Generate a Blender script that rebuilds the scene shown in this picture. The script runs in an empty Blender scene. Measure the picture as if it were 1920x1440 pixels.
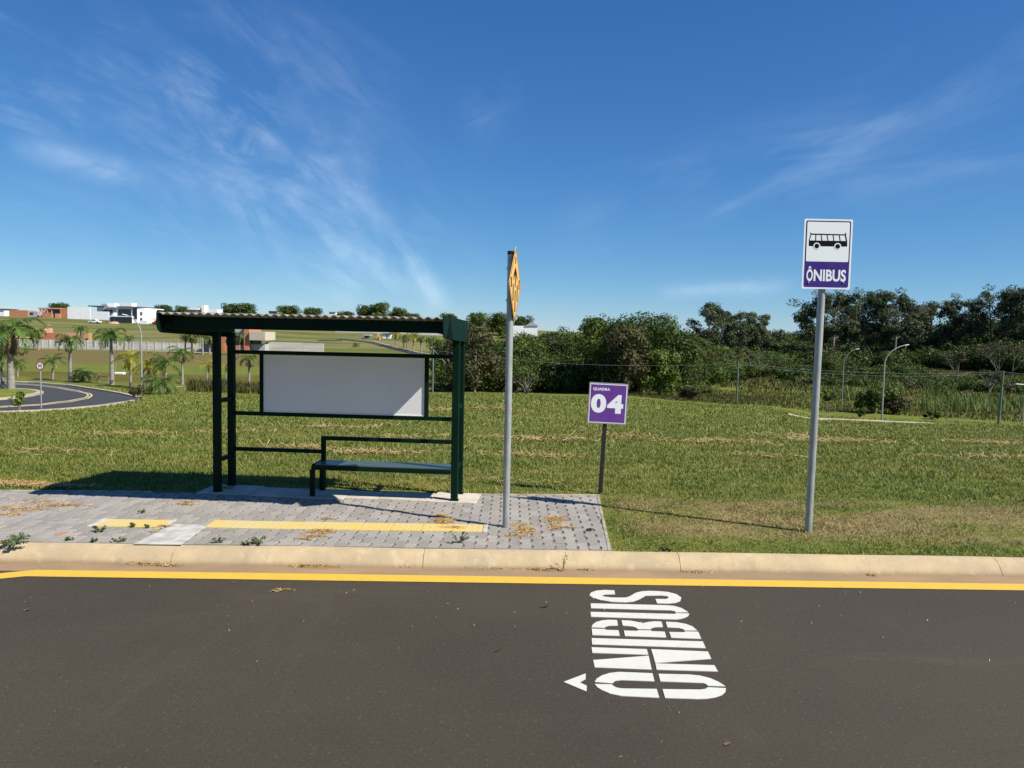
import bpy, bmesh, math, random
import numpy as np
from math import sin, cos, pi, radians, sqrt, atan2
from mathutils import Matrix, Vector
random.seed(7); rng = np.random.default_rng(11)
S = bpy.context.scene
COL = S.collection
# ------------------------------------------------------------------ camera
F = 1442.0; PITCH = radians(3.89); ROLL = 0.020; CAMH = 2.2
cam_d = bpy.data.cameras.new("camera"); cam = bpy.data.objects.new("camera", cam_d); COL.objects.link(cam)
cam_d.sensor_width = 36.0; cam_d.lens = F / 1920 * 36.0; cam_d.clip_end = 9000; cam_d.clip_start = 0.05
CM = Matrix.Rotation(pi / 2 - PITCH, 3, 'X') @ Matrix.Rotation(ROLL, 3, 'Z')
cam.matrix_world = Matrix.Translation((0, 0, CAMH)) @ CM.to_4x4()
S.camera = cam
# ------------------------------------------------------------------ light
SUN_EL = radians(44.5); SUN_AZ = radians(115.5)          # azimuth clockwise from +Y
SUNV = Vector((sin(SUN_AZ) * cos(SUN_EL), cos(SUN_AZ) * cos(SUN_EL), sin(SUN_EL)))
sun_d = bpy.data.lights.new("sun", 'SUN'); sun_d.energy = 4.9; sun_d.angle = radians(0.53); sun_d.color = (1.0, 0.95, 0.87)
sun = bpy.data.objects.new("sun", sun_d); COL.objects.link(sun)
sun.rotation_euler = SUNV.to_track_quat('Z', 'Y').to_euler(); sun.location = (8, -5, 12)
S.view_settings.view_transform = 'Standard'; S.view_settings.look = 'None'
SKYX = 0.60
S.view_settings.exposure = SKYX; S.view_settings.gamma = 1.0
S.cycles.max_bounces = 5; S.cycles.diffuse_bounces = 3; S.cycles.glossy_bounces = 2; S.cycles.transmission_bounces = 2

class N:
    """tiny node-expression helper"""
    def __init__(s, nt): s.nt = nt
    def node(s, t, **k):
        n = s.nt.nodes.new(t)
        for a, b in k.items(): setattr(n, a, b)
        return n
    def put(s, sock, v):
        if isinstance(v, bpy.types.NodeSocket): s.nt.links.new(v, sock)
        elif v is not None: sock.default_value = v
    def m(s, op, a, b=None, c=None, clamp=False):
        n = s.node('ShaderNodeMath', operation=op, use_clamp=clamp)
        s.put(n.inputs[0], a)
        if b is not None: s.put(n.inputs[1], b)
        if c is not None: s.put(n.inputs[2], c)
        return n.outputs[0]
    def vec(s, x, y, z=0.0):
        n = s.node('ShaderNodeCombineXYZ')
        for i, v in enumerate((x, y, z)): s.put(n.inputs[i], v)
        return n.outputs[0]
    def noise(s, v, scale, detail=3.0, rough=0.5, dist=0.0, out=0):
        n = s.node('ShaderNodeTexNoise'); s.put(n.inputs['Vector'], v)
        n.inputs['Scale'].default_value = scale; n.inputs['Detail'].default_value = detail
        n.inputs['Roughness'].default_value = rough; n.inputs['Distortion'].default_value = dist
        return n.outputs[out]
    def step(s, v, a, b, lo=0.0, hi=1.0):
        n = s.node('ShaderNodeMapRange', interpolation_type='SMOOTHSTEP'); s.put(n.inputs[0], v)
        n.inputs[1].default_value = a; n.inputs[2].default_value = b; n.inputs[3].default_value = lo; n.inputs[4].default_value = hi
        return n.outputs[0]
    def mix(s, f, a, b, mode='MIX'):
        n = s.node('ShaderNodeMix', data_type='RGBA', blend_type=mode); s.put(n.inputs[0], f)
        for i, v in ((6, a), (7, b)):
            if isinstance(v, (tuple, list)) and len(v) == 3: v = tuple(v) + (1,)
            s.put(n.inputs[i], v)
        return n.outputs[2]
    def scale(s, v, x, y, z):
        n = s.node('ShaderNodeVectorMath', operation='MULTIPLY'); s.put(n.inputs[0], v); n.inputs[1].default_value = (x, y, z)
        return n.outputs[0]

# ------------------------------------------------------------------ sky with cirrus
W = bpy.data.worlds.new("World"); S.world = W; W.use_nodes = True
W.node_tree.nodes.clear(); e = N(W.node_tree)
sky = e.node('ShaderNodeTexSky', sky_type='NISHITA'); sky.sun_disc = False
sky.sun_elevation = SUN_EL; sky.sun_rotation = SUN_AZ
sky.altitude = 2500; sky.air_density = 1.0; sky.dust_density = 0.1; sky.ozone_density = 6.0
tc = e.node('ShaderNodeTexCoord'); sp = e.node('ShaderNodeSeparateXYZ'); e.nt.links.new(tc.outputs['Generated'], sp.inputs[0])
az = e.m('ARCTAN2', sp.outputs[0], sp.outputs[1]); el = e.m('ARCSINE', sp.outputs[2])
def streak(px0, py0, px1, py1, width, amp, fade0=0.12, fade1=0.2, stretch=5.0, seed=0.0, sc=9.0, lo=0.42, hi=0.75):
    def ae(px, py):
        d = CM @ Vector(((px - 960) / F, -(py - 720) / F, -1)); d.normalize(); return atan2(d.x, d.y), math.asin(d.z)
    a0, e0 = ae(px0, py0); a1, e1 = ae(px1, py1); L = sqrt((a1 - a0) ** 2 + (e1 - e0) ** 2); cx, cy = (a1 - a0) / L, (e1 - e0) / L
    dx = e.m('SUBTRACT', az, a0); dy = e.m('SUBTRACT', el, e0)
    A = e.m('ADD', e.m('MULTIPLY', dx, cx), e.m('MULTIPLY', dy, cy))
    B = e.m('SUBTRACT', e.m('MULTIPLY', dy, cx), e.m('MULTIPLY', dx, cy))
    wob = e.m('MULTIPLY', e.m('SUBTRACT', e.noise(e.vec(A, B, seed), 3.0, 2.0), 0.5), width * 1.6)
    B2 = e.m('DIVIDE', e.m('ADD', B, wob), width)
    g = e.m('POWER', 2.718, e.m('MULTIPLY', e.m('MULTIPLY', B2, B2), -1.0))
    win = e.m('MULTIPLY', e.step(A, -fade0, fade0), e.step(A, L + fade1 * .3, L - fade1))
    n = e.noise(e.vec(e.m('DIVIDE', A, stretch), B, seed + 3.3), sc * 2.2, 9.0, 0.62, 0.6)
    n2 = e.noise(e.vec(A, B, seed + 8.1), sc * 0.5, 4.0, 0.6)
    n = e.m('MULTIPLY', e.step(n, lo, hi), e.step(n2, 0.36, 0.6))
    return e.m('MULTIPLY', e.m('MULTIPLY', g, win), e.m('MULTIPLY', n, amp))
parts = [streak(-200, 0, 700, 360, .12, .20, stretch=4, seed=1.0),
         streak(300, 150, 850, 590, .09, .30, fade1=.12, stretch=2.5, seed=5.0, lo=.38),
         streak(690, 380, 835, 585, .014, .26, fade0=.06, fade1=.03, stretch=2.5, seed=41.0, lo=.30, hi=.6),
         streak(40, 270, 320, 350, .014, .22, fade0=.02, fade1=.06, stretch=3, seed=9.0, lo=.30, hi=.6),
         streak(380, 320, 800, 400, .045, .16, stretch=3, seed=12.0),
         streak(480, 40, 760, 260, .045, .12, stretch=3, seed=14.0),
         streak(1120, 420, 2000, 60, .05, .16, fade0=.1, stretch=7, seed=21.0, lo=.40),
         streak(1350, 350, 2100, 240, .045, .13, stretch=6, seed=25.0, lo=.40),
         streak(1240, 545, 1500, 535, .010, .22, fade0=.03, fade1=.06, stretch=4, seed=31.0, lo=.3, hi=.6),
         streak(880, 220, 980, 160, .03, .14, fade0=.03, fade1=.05, stretch=3, seed=35.0)]
tot = parts[0]
for q in parts[1:]: tot = e.m('ADD', tot, q, clamp=True)
sc_ = e.node('ShaderNodeSeparateColor'); e.put(sc_.inputs[0], sky.outputs[0]); cc = e.node('ShaderNodeCombineColor')
for i, (g_, k_) in enumerate(((1.166, .881), (.90, .885), (.60, .905))): e.put(cc.inputs[i], e.m('MULTIPLY', e.m('POWER', e.m('MULTIPLY', sc_.outputs[i], .1), g_), k_ * 10 / 2 ** SKYX))
c = e.mix(tot, cc.outputs[0], (6.6, 7.6, 8.8))
hs = e.node('ShaderNodeHueSaturation'); hs.inputs['Saturation'].default_value = 1.0; e.put(hs.inputs['Color'], c); c = hs.outputs[0]
bg = e.node('ShaderNodeBackground'); e.put(bg.inputs[0], c); bg.inputs[1].default_value = 0.10
wo = e.node('ShaderNodeOutputWorld'); e.nt.links.new(bg.outputs[0], wo.inputs[0])

# ------------------------------------------------------------------ helpers
def at(px, py, d):
    """world point seen at photo pixel (px,py) at forward depth d"""
    r = CM @ Vector(((px - 960) / F, -(py - 720) / F, -1)); r *= d / r.y
    return Vector((r.x, r.y, r.z + CAMH))
def on(px, py, z=0.0):
    r = CM @ Vector(((px - 960) / F, -(py - 720) / F, -1)); r *= (z - CAMH) / r.z
    return Vector((r.x, r.y, z))
def tag(o, label=None, cat=None, group=None, kind=None):
    if label: o['label'] = label
    if cat: o['category'] = cat
    if group: o['group'] = group
    if kind: o['kind'] = kind
    return o
def empty(name, loc, rz=0.0, label=None, cat=None, group=None):
    o = bpy.data.objects.new(name, None); COL.objects.link(o); o.location = loc; o.rotation_euler = (0, 0, rz)
    o.empty_display_size = .2
    return tag(o, label, cat, group)
def link(name, me, m=None, parent=None, loc=None):
    o = bpy.data.objects.new(name, me); COL.objects.link(o)
    if m is not None:
        for mm in (m if isinstance(m, (list, tuple)) else [m]): me.materials.append(mm)
    if parent: o.parent = parent
    if loc is not None: o.location = loc
    return o
KIDS = {}
def copy_tree(o, parent=None):
    c = o.copy(); COL.objects.link(c); c.parent = parent
    for ch in list(o.children): copy_tree(ch, c)
    return c
class MB:
    def __init__(s): s.v = []; s.f = []; s.mi = []
    def add(s, vs, fs, mi=0):
        n = len(s.v); s.v += [tuple(v) for v in vs]; s.f += [tuple(i + n for i in f) for f in fs]; s.mi += [mi] * len(fs)
    def box(s, c, d, rz=0.0, mi=0, R=None):
        c = Vector(c); R = R or Matrix.Rotation(rz, 3, 'Z')
        vs = [c + R @ Vector((x * d[0] / 2, y * d[1] / 2, z * d[2] / 2)) for x in (-1, 1) for y in (-1, 1) for z in (-1, 1)]
        s.add(vs, [(0, 1, 3, 2), (4, 6, 7, 5), (0, 4, 5, 1), (2, 3, 7, 6), (0, 2, 6, 4), (1, 5, 7, 3)], mi)
    def bx(s, x0, x1, y0, y1, z0, z1, mi=0): s.box(((x0 + x1) / 2, (y0 + y1) / 2, (z0 + z1) / 2), (abs(x1 - x0), abs(y1 - y0), abs(z1 - z0)), mi=mi)
    def bar(s, a, b, w, h=None, mi=0):
        a = Vector(a); b = Vector(b); h = h or w; d = b - a; q = d.to_track_quat('X', 'Z').to_matrix()
        s.box((a + b) / 2, (d.length, w, h), mi=mi, R=q)
    def tube(s, pts, r, n=10, caps=True, mi=0):
        pts = [Vector(p) for p in pts]; r = r if isinstance(r, (list, tuple)) else [r] * len(pts); vs = []
        for i, p in enumerate(pts):
            d = (pts[min(i + 1, len(pts) - 1)] - pts[max(i - 1, 0)]).normalized()
            u = d.cross(Vector((0, 1, 0)) if abs(d.y) < .9 else Vector((1, 0, 0))).normalized(); w = d.cross(u)
            vs += [p + (u * cos(2 * pi * k / n) + w * sin(2 * pi * k / n)) * r[i] for k in range(n)]
        fs = [(i * n + k, i * n + (k + 1) % n, (i + 1) * n + (k + 1) % n, (i + 1) * n + k) for i in range(len(pts) - 1) for k in range(n)]
        if caps: fs += [tuple(range(n))[::-1], tuple(range((len(pts) - 1) * n, len(pts) * n))]
        s.add(vs, fs, mi)
    def poly(s, pts, mi=0): s.add(pts, [tuple(range(len(pts)))], mi)
    def prism(s, pts, off, mi=0):
        pts = [Vector(p) for p in pts]; off = Vector(off); n = len(pts)
        s.add(pts + [p + off for p in pts], [tuple(range(n))[::-1], tuple(range(n, 2 * n))] + [(i, (i + 1) % n, n + (i + 1) % n, n + i) for i in range(n)], mi)
    def build(s, name, m, parent=None, loc=None, bevel=0.0, smooth=False, tri=False):
        me = bpy.data.meshes.new(name); me.from_pydata(s.v, [], s.f)
        o = link(name, me, m, parent, loc)
        if any(s.mi): me.polygons.foreach_set('material_index', s.mi)
        bm = bmesh.new(); bm.from_mesh(me)
        if tri: bmesh.ops.triangulate(bm, faces=bm.faces[:], ngon_method='EAR_CLIP')
        bmesh.ops.recalc_face_normals(bm, faces=bm.faces[:]); bm.to_mesh(me); bm.free()
        if smooth: me.shade_smooth(); me.set_sharp_from_angle(angle=radians(40))
        if bevel: b = o.modifiers.new('bevel', 'BEVEL'); b.width = bevel; b.segments = 2; b.limit_method = 'ANGLE'; b.angle_limit = radians(50)
        return o
def npmesh(name, V, Fq, nv, m, parent=None, rnd=None, loc=None):
    """V (n,3); Fq (k, nv) faces of one size; rnd per-vertex float -> attribute 'rnd'"""
    me = bpy.data.meshes.new(name); V = np.ascontiguousarray(V, np.float32); Fq = np.ascontiguousarray(Fq, np.int32)
    me.vertices.add(len(V)); me.vertices.foreach_set('co', V.ravel())
    me.loops.add(Fq.size); me.loops.foreach_set('vertex_index', Fq.ravel())
    me.polygons.add(len(Fq)); me.polygons.foreach_set('loop_start', np.arange(0, Fq.size, nv, dtype=np.int32))
    me.update(calc_edges=True)
    if rnd is not None:
        a = me.attributes.new('rnd', 'FLOAT', 'POINT'); a.data.foreach_set('value', np.ascontiguousarray(rnd, np.float32))
    return link(name, me, m, parent, loc)
def text2d(txt, bold=0.0):
    cu = bpy.data.curves.new('t', 'FONT'); cu.body = txt; cu.offset = bold; cu.resolution_u = 4; cu.size = 1
    o = bpy.data.objects.new('t', cu); COL.objects.link(o); dg = bpy.context.evaluated_depsgraph_get()
    me = bpy.data.meshes.new_from_object(o.evaluated_get(dg)); vs = [v.co.copy() for v in me.vertices]; fs = [tuple(p.vertices) for p in me.polygons]
    bpy.data.objects.remove(o); bpy.data.curves.remove(cu); bpy.data.meshes.remove(me)
    x0 = min(v.x for v in vs); x1 = max(v.x for v in vs); y0 = min(v.y for v in vs); y1 = max(v.y for v in vs)
    return [((v.x - x0) / (x1 - x0), (v.y - y0) / (y1 - y0)) for v in vs], fs

# ------------------------------------------------------------------ materials
MATS = {}
def mat(name, c1, c2=None, scale=5.0, rough=0.7, bump=0.0, bscale=60.0, detail=4.0, metal=0.0, spec=0.4, world=False, attr=False, trans=0.0, stretch=None, lo=.35, hi=.65):
    m = bpy.data.materials.new(name); m.use_nodes = True; nt = m.node_tree; e = N(nt); p = nt.nodes['Principled BSDF']
    p.inputs['Roughness'].default_value = rough; p.inputs['Metallic'].default_value = metal; p.inputs['Specular IOR Level'].default_value = spec
    v = None
    if world: g = e.node('ShaderNodeNewGeometry'); v = g.outputs['Position']
    else: t = e.node('ShaderNodeTexCoord'); v = t.outputs['Object']
    if stretch: v = e.scale(v, *stretch)
    if attr:
        a = e.node('ShaderNodeAttribute', attribute_name='rnd'); f = a.outputs['Fac']; col = e.mix(f, c1, c2 or c1)
    elif c2: col = e.mix(e.step(e.noise(v, scale, detail, .6), lo, hi), c1, c2)
    else: col = e.mix(0.0, c1, c1)
    e.put(p.inputs['Base Color'], col)
    if bump:
        b = e.node('ShaderNodeBump'); b.inputs['Strength'].default_value = bump; b.inputs['Distance'].default_value = .01
        e.put(b.inputs['Height'], e.noise(v, bscale, 6.0, .6)); e.put(p.inputs['Normal'], b.outputs[0])
    if trans:
        t = e.node('ShaderNodeBsdfTranslucent'); e.put(t.inputs[0], col); mx = e.node('ShaderNodeMixShader'); mx.inputs[0].default_value = trans
        e.nt.links.new(p.outputs[0], mx.inputs[1]); e.nt.links.new(t.outputs[0], mx.inputs[2]); e.nt.links.new(mx.outputs[0], nt.nodes['Material Output'].inputs[0])
    m['e'] = 0; MATS[name] = m; return m

def grass_col(e, attr=False):
    """lawn colour shared by the soil sheet and the blades; patches by world position"""
    g = e.node('ShaderNodeNewGeometry'); P = g.outputs['Position']
    big = e.step(e.noise(e.scale(P, .5, 1.2, 0), .55, 4.0, .6), .40, .64)
    mid = e.step(e.noise(e.scale(P, .8, 2.0, 0), 1.7, 4.0, .65), .42, .66)
    straw = e.step(e.noise(e.scale(P, .35, 1.6, 0), .9, 6.0, .7, .3), .57, .70)
    c = e.mix(big, (.155, .190, .021), (.265, .240, .044)); c = e.mix(mid, c, (.105, .152, .017))
    s2 = e.mix(e.noise(P, 4.0, 3.0), (.32, .215, .09), (.42, .32, .15))
    # the verge nearest the kerb on the right is drier
    sx = e.node('ShaderNodeSeparateXYZ'); e.put(sx.inputs[0], P)
    verge = e.m('MULTIPLY', e.m('MULTIPLY', e.step(sx.outputs[0], 1.0, 1.6), e.step(sx.outputs[1], 9.9, 9.2)), e.step(sx.outputs[1], 7.5, 8.1))
    straw = e.m('MAXIMUM', e.m('MULTIPLY', straw, .75), e.m('MULTIPLY', verge, e.step(e.noise(e.scale(P, .5, 1.1, 0), 1.3, 4.0), .33, .56)))
    if attr:
        a = e.node('ShaderNodeAttribute', attribute_name='rnd').outputs['Fac']
        f = e.step(e.m('ADD', e.m('MULTIPLY', straw, .62), e.m('MULTIPLY', a, .55)), .46, .68)
        c = e.mix(e.m('MULTIPLY', e.step(e.m('FRACT', e.m('MULTIPLY', a, 11.0)), .72, .8), .75), c, (.33, .33, .12))
        c = e.mix(f, c, s2); c = e.mix(e.m('MULTIPLY', e.m('FRACT', e.m('MULTIPLY', a, 37.0)), .5), c, (.08, .12, .016))
    else:
        c = e.mix(e.m('MULTIPLY', straw, .7), c, s2)
    return c, P
def grass_mats():
    m = bpy.data.materials.new('grass_blade'); m.use_nodes = True; e = N(m.node_tree); p = m.node_tree.nodes['Principled BSDF']
    c, P = grass_col(e, True); e.put(p.inputs['Base Color'], c); p.inputs['Roughness'].default_value = .55; p.inputs['Specular IOR Level'].default_value = .3
    t = e.node('ShaderNodeBsdfTranslucent'); e.put(t.inputs[0], c); mx = e.node('ShaderNodeMixShader'); mx.inputs[0].default_value = .3
    e.nt.links.new(p.outputs[0], mx.inputs[1]); e.nt.links.new(t.outputs[0], mx.inputs[2]); e.nt.links.new(mx.outputs[0], m.node_tree.nodes['Material Output'].inputs[0])
    g = bpy.data.materials.new('ground_soil_grass'); g.use_nodes = True; e = N(g.node_tree); p = g.node_tree.nodes['Principled BSDF']
    c, P = grass_col(e, False)
    sx = e.node('ShaderNodeSeparateXYZ'); e.put(sx.inputs[0], P); Y = sx.outputs[1]; X = sx.outputs[0]
    near = e.step(Y, 60.0, 20.0)
    c = e.mix(e.m('MULTIPLY', near, .25), c, (.10, .085, .035))
    fn = e.noise(P, 3.0, 8.0, .75); c = e.mix(e.m('MULTIPLY', e.step(fn, .45, .7), .45), c, (.05, .07, .014))
    # brown cut bank beyond the pond
    bank = e.m('MULTIPLY', e.step(e.m('ADD', Y, e.m('MULTIPLY', e.noise(P, .05, 3.0), 30.0)), 140.0, 158.0), e.step(Y, 186.0, 180.0))
    bank = e.m('MULTIPLY', bank, e.step(X, -25.0, -45.0))
    c = e.mix(e.m('MULTIPLY', bank, .85), c, e.mix(e.noise(P, .4, 5.0), (.15, .095, .038), (.22, .145, .06)))
    c = e.mix(e.m('MULTIPLY', e.step(Y, 70.0, 84.0), .35), c, (.07, .085, .016))
    far = e.step(Y, 185.0, 200.0)
    hill = e.mix(e.step(e.noise(e.scale(P, .02, .10, 0), 1.0, 5.0, .6), .4, .6), (.095, .115, .026), (.185, .165, .058))
    c = e.mix(far, c, hill)
    e.put(p.inputs['Base Color'], c); p.inputs['Roughness'].default_value = .9; p.inputs['Specular IOR Level'].default_value = .15
    b = e.node('ShaderNodeBump'); b.inputs['Strength'].default_value = .8; b.inputs['Distance'].default_value = .08; e.put(b.inputs['Height'], e.noise(P, 7.0, 8.0, .7)); e.put(p.inputs['Normal'], b.outputs[0])
    return m, g
M_BLADE, M_GROUND = grass_mats()

def asphalt(name, c1, c2, speck=True):
    m = bpy.data.materials.new(name); m.use_nodes = True; e = N(m.node_tree); p = m.node_tree.nodes['Principled BSDF']
    P = e.node('ShaderNodeNewGeometry').outputs['Position']
    c = e.mix(e.step(e.noise(P, .35, 5.0, .6), .35, .65), c1, c2)
    fine = e.noise(P, 75.0, 4.0, .75); c = e.mix(e.m('MULTIPLY', e.step(fine, .50, .66), .75), c, tuple(x * .38 for x in c1)); c = e.mix(e.m('MULTIPLY', e.step(e.noise(P, 38.0, 3.0, .7), .52, .66), .3), c, tuple(x * 1.6 for x in c1))
    vo = e.node('ShaderNodeTexVoronoi'); vo.inputs['Scale'].default_value = 34.0; e.put(vo.inputs['Vector'], P)
    sv = e.node('ShaderNodeSeparateColor'); e.put(sv.inputs[0], vo.outputs['Color'])
    st = e.m('MULTIPLY', e.step(vo.outputs['Distance'], .30, .12), e.step(sv.outputs[0], .80, .95))
    c = e.mix(e.m('MULTIPLY', st, .6), c, tuple(x * 2.2 for x in c1))
    lg = e.step(e.noise(e.scale(P, .25, 1.0, 1), 1.1, 6.0, .7, .5), .56, .72); c = e.mix(e.m('MULTIPLY', lg, .26), c, tuple(x * 1.9 for x in c1))
    wisp = e.step(e.noise(e.scale(P, 1.1, .22, 1), .8, 7.0, .72, .8), .56, .70); c = e.mix(e.m('MULTIPLY', wisp, .16), c, tuple(x * 1.7 for x in c1))
    chip = e.node('ShaderNodeTexVoronoi'); chip.inputs['Scale'].default_value = 6.0; e.put(chip.inputs['Vector'], e.scale(P, .35, 1, 1)); cs = e.node('ShaderNodeSeparateColor'); e.put(cs.inputs[0], chip.outputs['Color'])
    c = e.mix(e.m('MULTIPLY', e.m('MULTIPLY', e.step(e.m('ADD', chip.outputs['Distance'], e.m('MULTIPLY', fine, .08)), .075, .055), e.step(cs.outputs[0], .70, .75)), .6), c, (.30, .29, .25))
    oil = e.step(e.noise(P, 2.4, 5.0, .65), .66, .74); c = e.mix(e.m('MULTIPLY', oil, .35), c, tuple(x * .5 for x in c1))
    v2 = e.node('ShaderNodeTexVoronoi'); v2.inputs['Scale'].default_value = 2.1; e.put(v2.inputs['Vector'], P); s2 = e.node('ShaderNodeSeparateColor'); e.put(s2.inputs[0], v2.outputs['Color'])
    dr = e.m('MULTIPLY', e.step(e.m('ADD', v2.outputs['Distance'], e.m('MULTIPLY', fine, .05)), .075, .05), e.step(s2.outputs[1], .62, .66)); c = e.mix(e.m('MULTIPLY', dr, .5), c, tuple(x * .35 for x in c1))
    e.put(p.inputs['Base Color'], c); p.inputs['Roughness'].default_value = .82; p.inputs['Specular IOR Level'].default_value = .35
    b = e.node('ShaderNodeBump'); b.inputs['Strength'].default_value = .55; b.inputs['Distance'].default_value = .004
    e.put(b.inputs['Height'], e.noise(P, 110.0, 4.0, .7)); e.put(p.inputs['Normal'], b.outputs[0]); return m
M_ASPH = asphalt('asphalt', (.056, .0445, .028), (.043, .035, .0225))
M_ASPH2 = asphalt('asphalt_far', (.052, .050, .049), (.045, .044, .044))
def paintmat(name, col, wear=.35):
    m = bpy.data.materials.new(name); m.use_nodes = True; e = N(m.node_tree); p = m.node_tree.nodes['Principled BSDF']
    P = e.node('ShaderNodeNewGeometry').outputs['Position']
    n = e.noise(P, 90.0, 4.0, .75); n2 = e.noise(P, 3.0, 3.0)
    f = e.m('MULTIPLY', e.step(n, .60, .72), e.m('MULTIPLY', e.step(n2, .35, .65), wear * 2))
    c = e.mix(f, col, tuple(x * .25 + .03 for x in col)); c = e.mix(e.m('MULTIPLY', e.step(e.noise(P, 9.0, 5.0, .7), .45, .7), .22), c, tuple(x * .66 for x in col))
    e.put(p.inputs['Base Color'], c); p.inputs['Roughness'].default_value = .6
    b = e.node('ShaderNodeBump'); b.inputs['Strength'].default_value = .4; b.inputs['Distance'].default_value = .003
    e.put(b.inputs['Height'], e.noise(P, 110.0, 4.0, .7)); e.put(p.inputs['Normal'], b.outputs[0]); return m
M_YEL = paintmat('yellow_road_paint', (.62, .40, .045), .35)
M_WHITEP = paintmat('white_road_paint', (.60, .58, .50), .4)
M_KERB = mat('kerb_concrete', (.49, .375, .215), (.40, .31, .185), 3.2, .9, .35, 90, world=True)
def kerb_stain():
    nt = M_KERB.node_tree; e = N(nt); p = nt.nodes['Principled BSDF']; P = e.node('ShaderNodeNewGeometry').outputs['Position']; old = p.inputs['Base Color'].links[0].from_socket
    sx = e.node('ShaderNodeSeparateXYZ'); e.put(sx.inputs[0], P); low = e.step(sx.outputs[2], .06, .01)
    st = e.m('MULTIPLY', e.step(e.noise(e.scale(P, 1.2, .3, .3), 5.0, 6.0, .7), .52, .72), .45); c = e.mix(st, old, (.27, .225, .14)); c = e.mix(e.m('MULTIPLY', low, .45), c, (.26, .17, .09))
    g_ = e.step(e.noise(P, 26.0, 4.0, .7), .55, .72); c = e.mix(e.m('MULTIPLY', g_, .28), c, (.24, .20, .13)); g2 = e.step(e.noise(P, 9.0, 3.0, .6), .56, .7); c = e.mix(e.m('MULTIPLY', g2, .3), c, (.60, .50, .33)); e.put(p.inputs['Base Color'], c)
kerb_stain()
M_GUT = mat('gutter_concrete', (.33, .215, .115), (.26, .18, .10), 3.0, .9, .35, 90, world=True, stretch=(.4, 1, 1))
M_PAVER = mat('paver_grey', (.245, .224, .195), (.335, .306, .266), attr=True, rough=.9, bump=.5, bscale=80)
M_SAND = mat('joint_sand', (.24, .20, .14), (.13, .11, .08), 9, .95, world=True)
M_CONC = mat('pale_concrete', (.56, .49, .39), (.42, .37, .30), 4, .9, .3, 70, world=True)
M_EDGE = mat('edging_concrete', (.42, .36, .27), (.22, .19, .14), 6, .95, .4, 60, world=True)
M_PATCH = mat('mortar_white', (.52, .50, .45), (.36, .345, .31), 7, .9, .5, 50, world=True)
M_TACT = mat('tactile_yellow', (.60, .43, .11), (.54, .44, .20), 3, .8, .2, 90, world=True)
M_GREEN = mat('green_enamel', (.0035, .018, .010), (.003, .015, .0085), 3, .5, .04, 20, spec=.07)
M_SEAT = mat('green_enamel_seat_sheen', (.045, .070, .052), (.06, .08, .062), 4, .36, .05, 20, spec=.5)  # shelter green with the sky's glancing reflection painted in as a paler base colour
M_BOARD = mat('white_board', (.78, .77, .75), (.74, .735, .72), 1.5, .5, .02, 5)
M_ROOF = mat('fibre_cement', (.27, .26, .21), (.15, .145, .115), 9, .85, .3, 60)
M_GALV = mat('galvanised_steel', (.40, .41, .385), (.30, .315, .30), 14, .48, .05, 40, metal=.35, spec=.5, stretch=(1, 1, .35))
M_BLACK = mat('black_plastic', (.012, .012, .012), rough=.5)
M_BLACKPOST = mat('black_post_paint', (.014, .013, .012), (.05, .04, .03), 22, .6, .2, 50, lo=.55, hi=.7)
M_SGNW = mat('sign_white', (.80, .82, .80), rough=.4)
M_SGNK = mat('sign_black', (.006, .007, .007), rough=.8, spec=.08)
M_SGNP = mat('sign_purple', (.045, .022, .18), (.052, .026, .195), 6, .7, spec=.12)
M_SGNN = mat('sign_navy_line', (.012, .010, .045), rough=.8, spec=.08)
M_QP = mat('purple_print', (.125, .042, .25), (.145, .052, .27), 5, .6, spec=.15)
M_ALU = mat('sheet_aluminium', (.36, .34, .36), rough=.5, metal=.3)
M_AMBER = mat('sign_amber', (.68, .40, .12), (.64, .37, .11), 6, .6, spec=.15)
M_RED = mat('sign_red', (.35, .03, .03), rough=.5)
M_STRAW = mat('dry_straw', (.40, .25, .09), (.56, .40, .18), attr=True, rough=.8, trans=.15)
M_WEED = mat('weed_leaf', (.07, .11, .035), (.17, .20, .09), attr=True, rough=.6, trans=.2)
M_DEAD = mat('dead_leaf', (.14, .08, .035), (.24, .16, .08), 30, .8)
M_CLAY = mat('red_clay_blot', (.42, .20, .13), (.34, .17, .11), 12, .9)
M_WATER = mat('pond_water', (.130, .112, .024), (.100, .088, .020), .2, .7, .3, 3.0, spec=.02, world=True)
M_HWHITE = mat('render_white', (.82, .82, .82), (.76, .76, .77), .4, .8)
M_HGREY = mat('render_grey', (.40, .40, .41), (.34, .34, .35), .4, .8)
M_GLASS = mat('dark_glass', (.015, .018, .022), rough=.15, spec=.6)
M_BRICK = mat('hollow_brick', (.52, .21, .11), (.42, .17, .09), 1.5, .9, .3, 10)
M_BRICK2 = mat('pale_brick', (.60, .34, .20), (.50, .24, .14), 1.5, .9)
M_WALLG = mat('precast_wall', (.58, .55, .49), (.44, .42, .38), .5, .9, stretch=(.2, .2, 3))
M_DARKW = mat('navy_wall', (.02, .03, .06), rough=.7)
M_TILE = mat('dark_roof', (.05, .05, .055), rough=.8)
M_BARK = mat('palm_bark', (.30, .27, .23), (.19, .17, .145), 3, .9, .4, 12, stretch=(1, 1, 4))
M_SHAFT = mat('crownshaft', (.10, .20, .04), (.15, .24, .06), 2, .5)
M_TRUNK = mat('tree_bark', (.16, .13, .10), (.26, .23, .19), 4, .9, .4, 12)
M_EUCB = mat('eucalyptus_bark', (.22, .20, .16), (.14, .125, .10), 1, .9)
M_FROND = mat('palm_leaflet', (.045, .105, .018), (.15, .22, .035), attr=True, rough=.5, trans=.25)
M_FRONDY = mat('yellow_palm_leaflet', (.17, .22, .02), (.42, .34, .04), attr=True, rough=.5, trans=.3)
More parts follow.
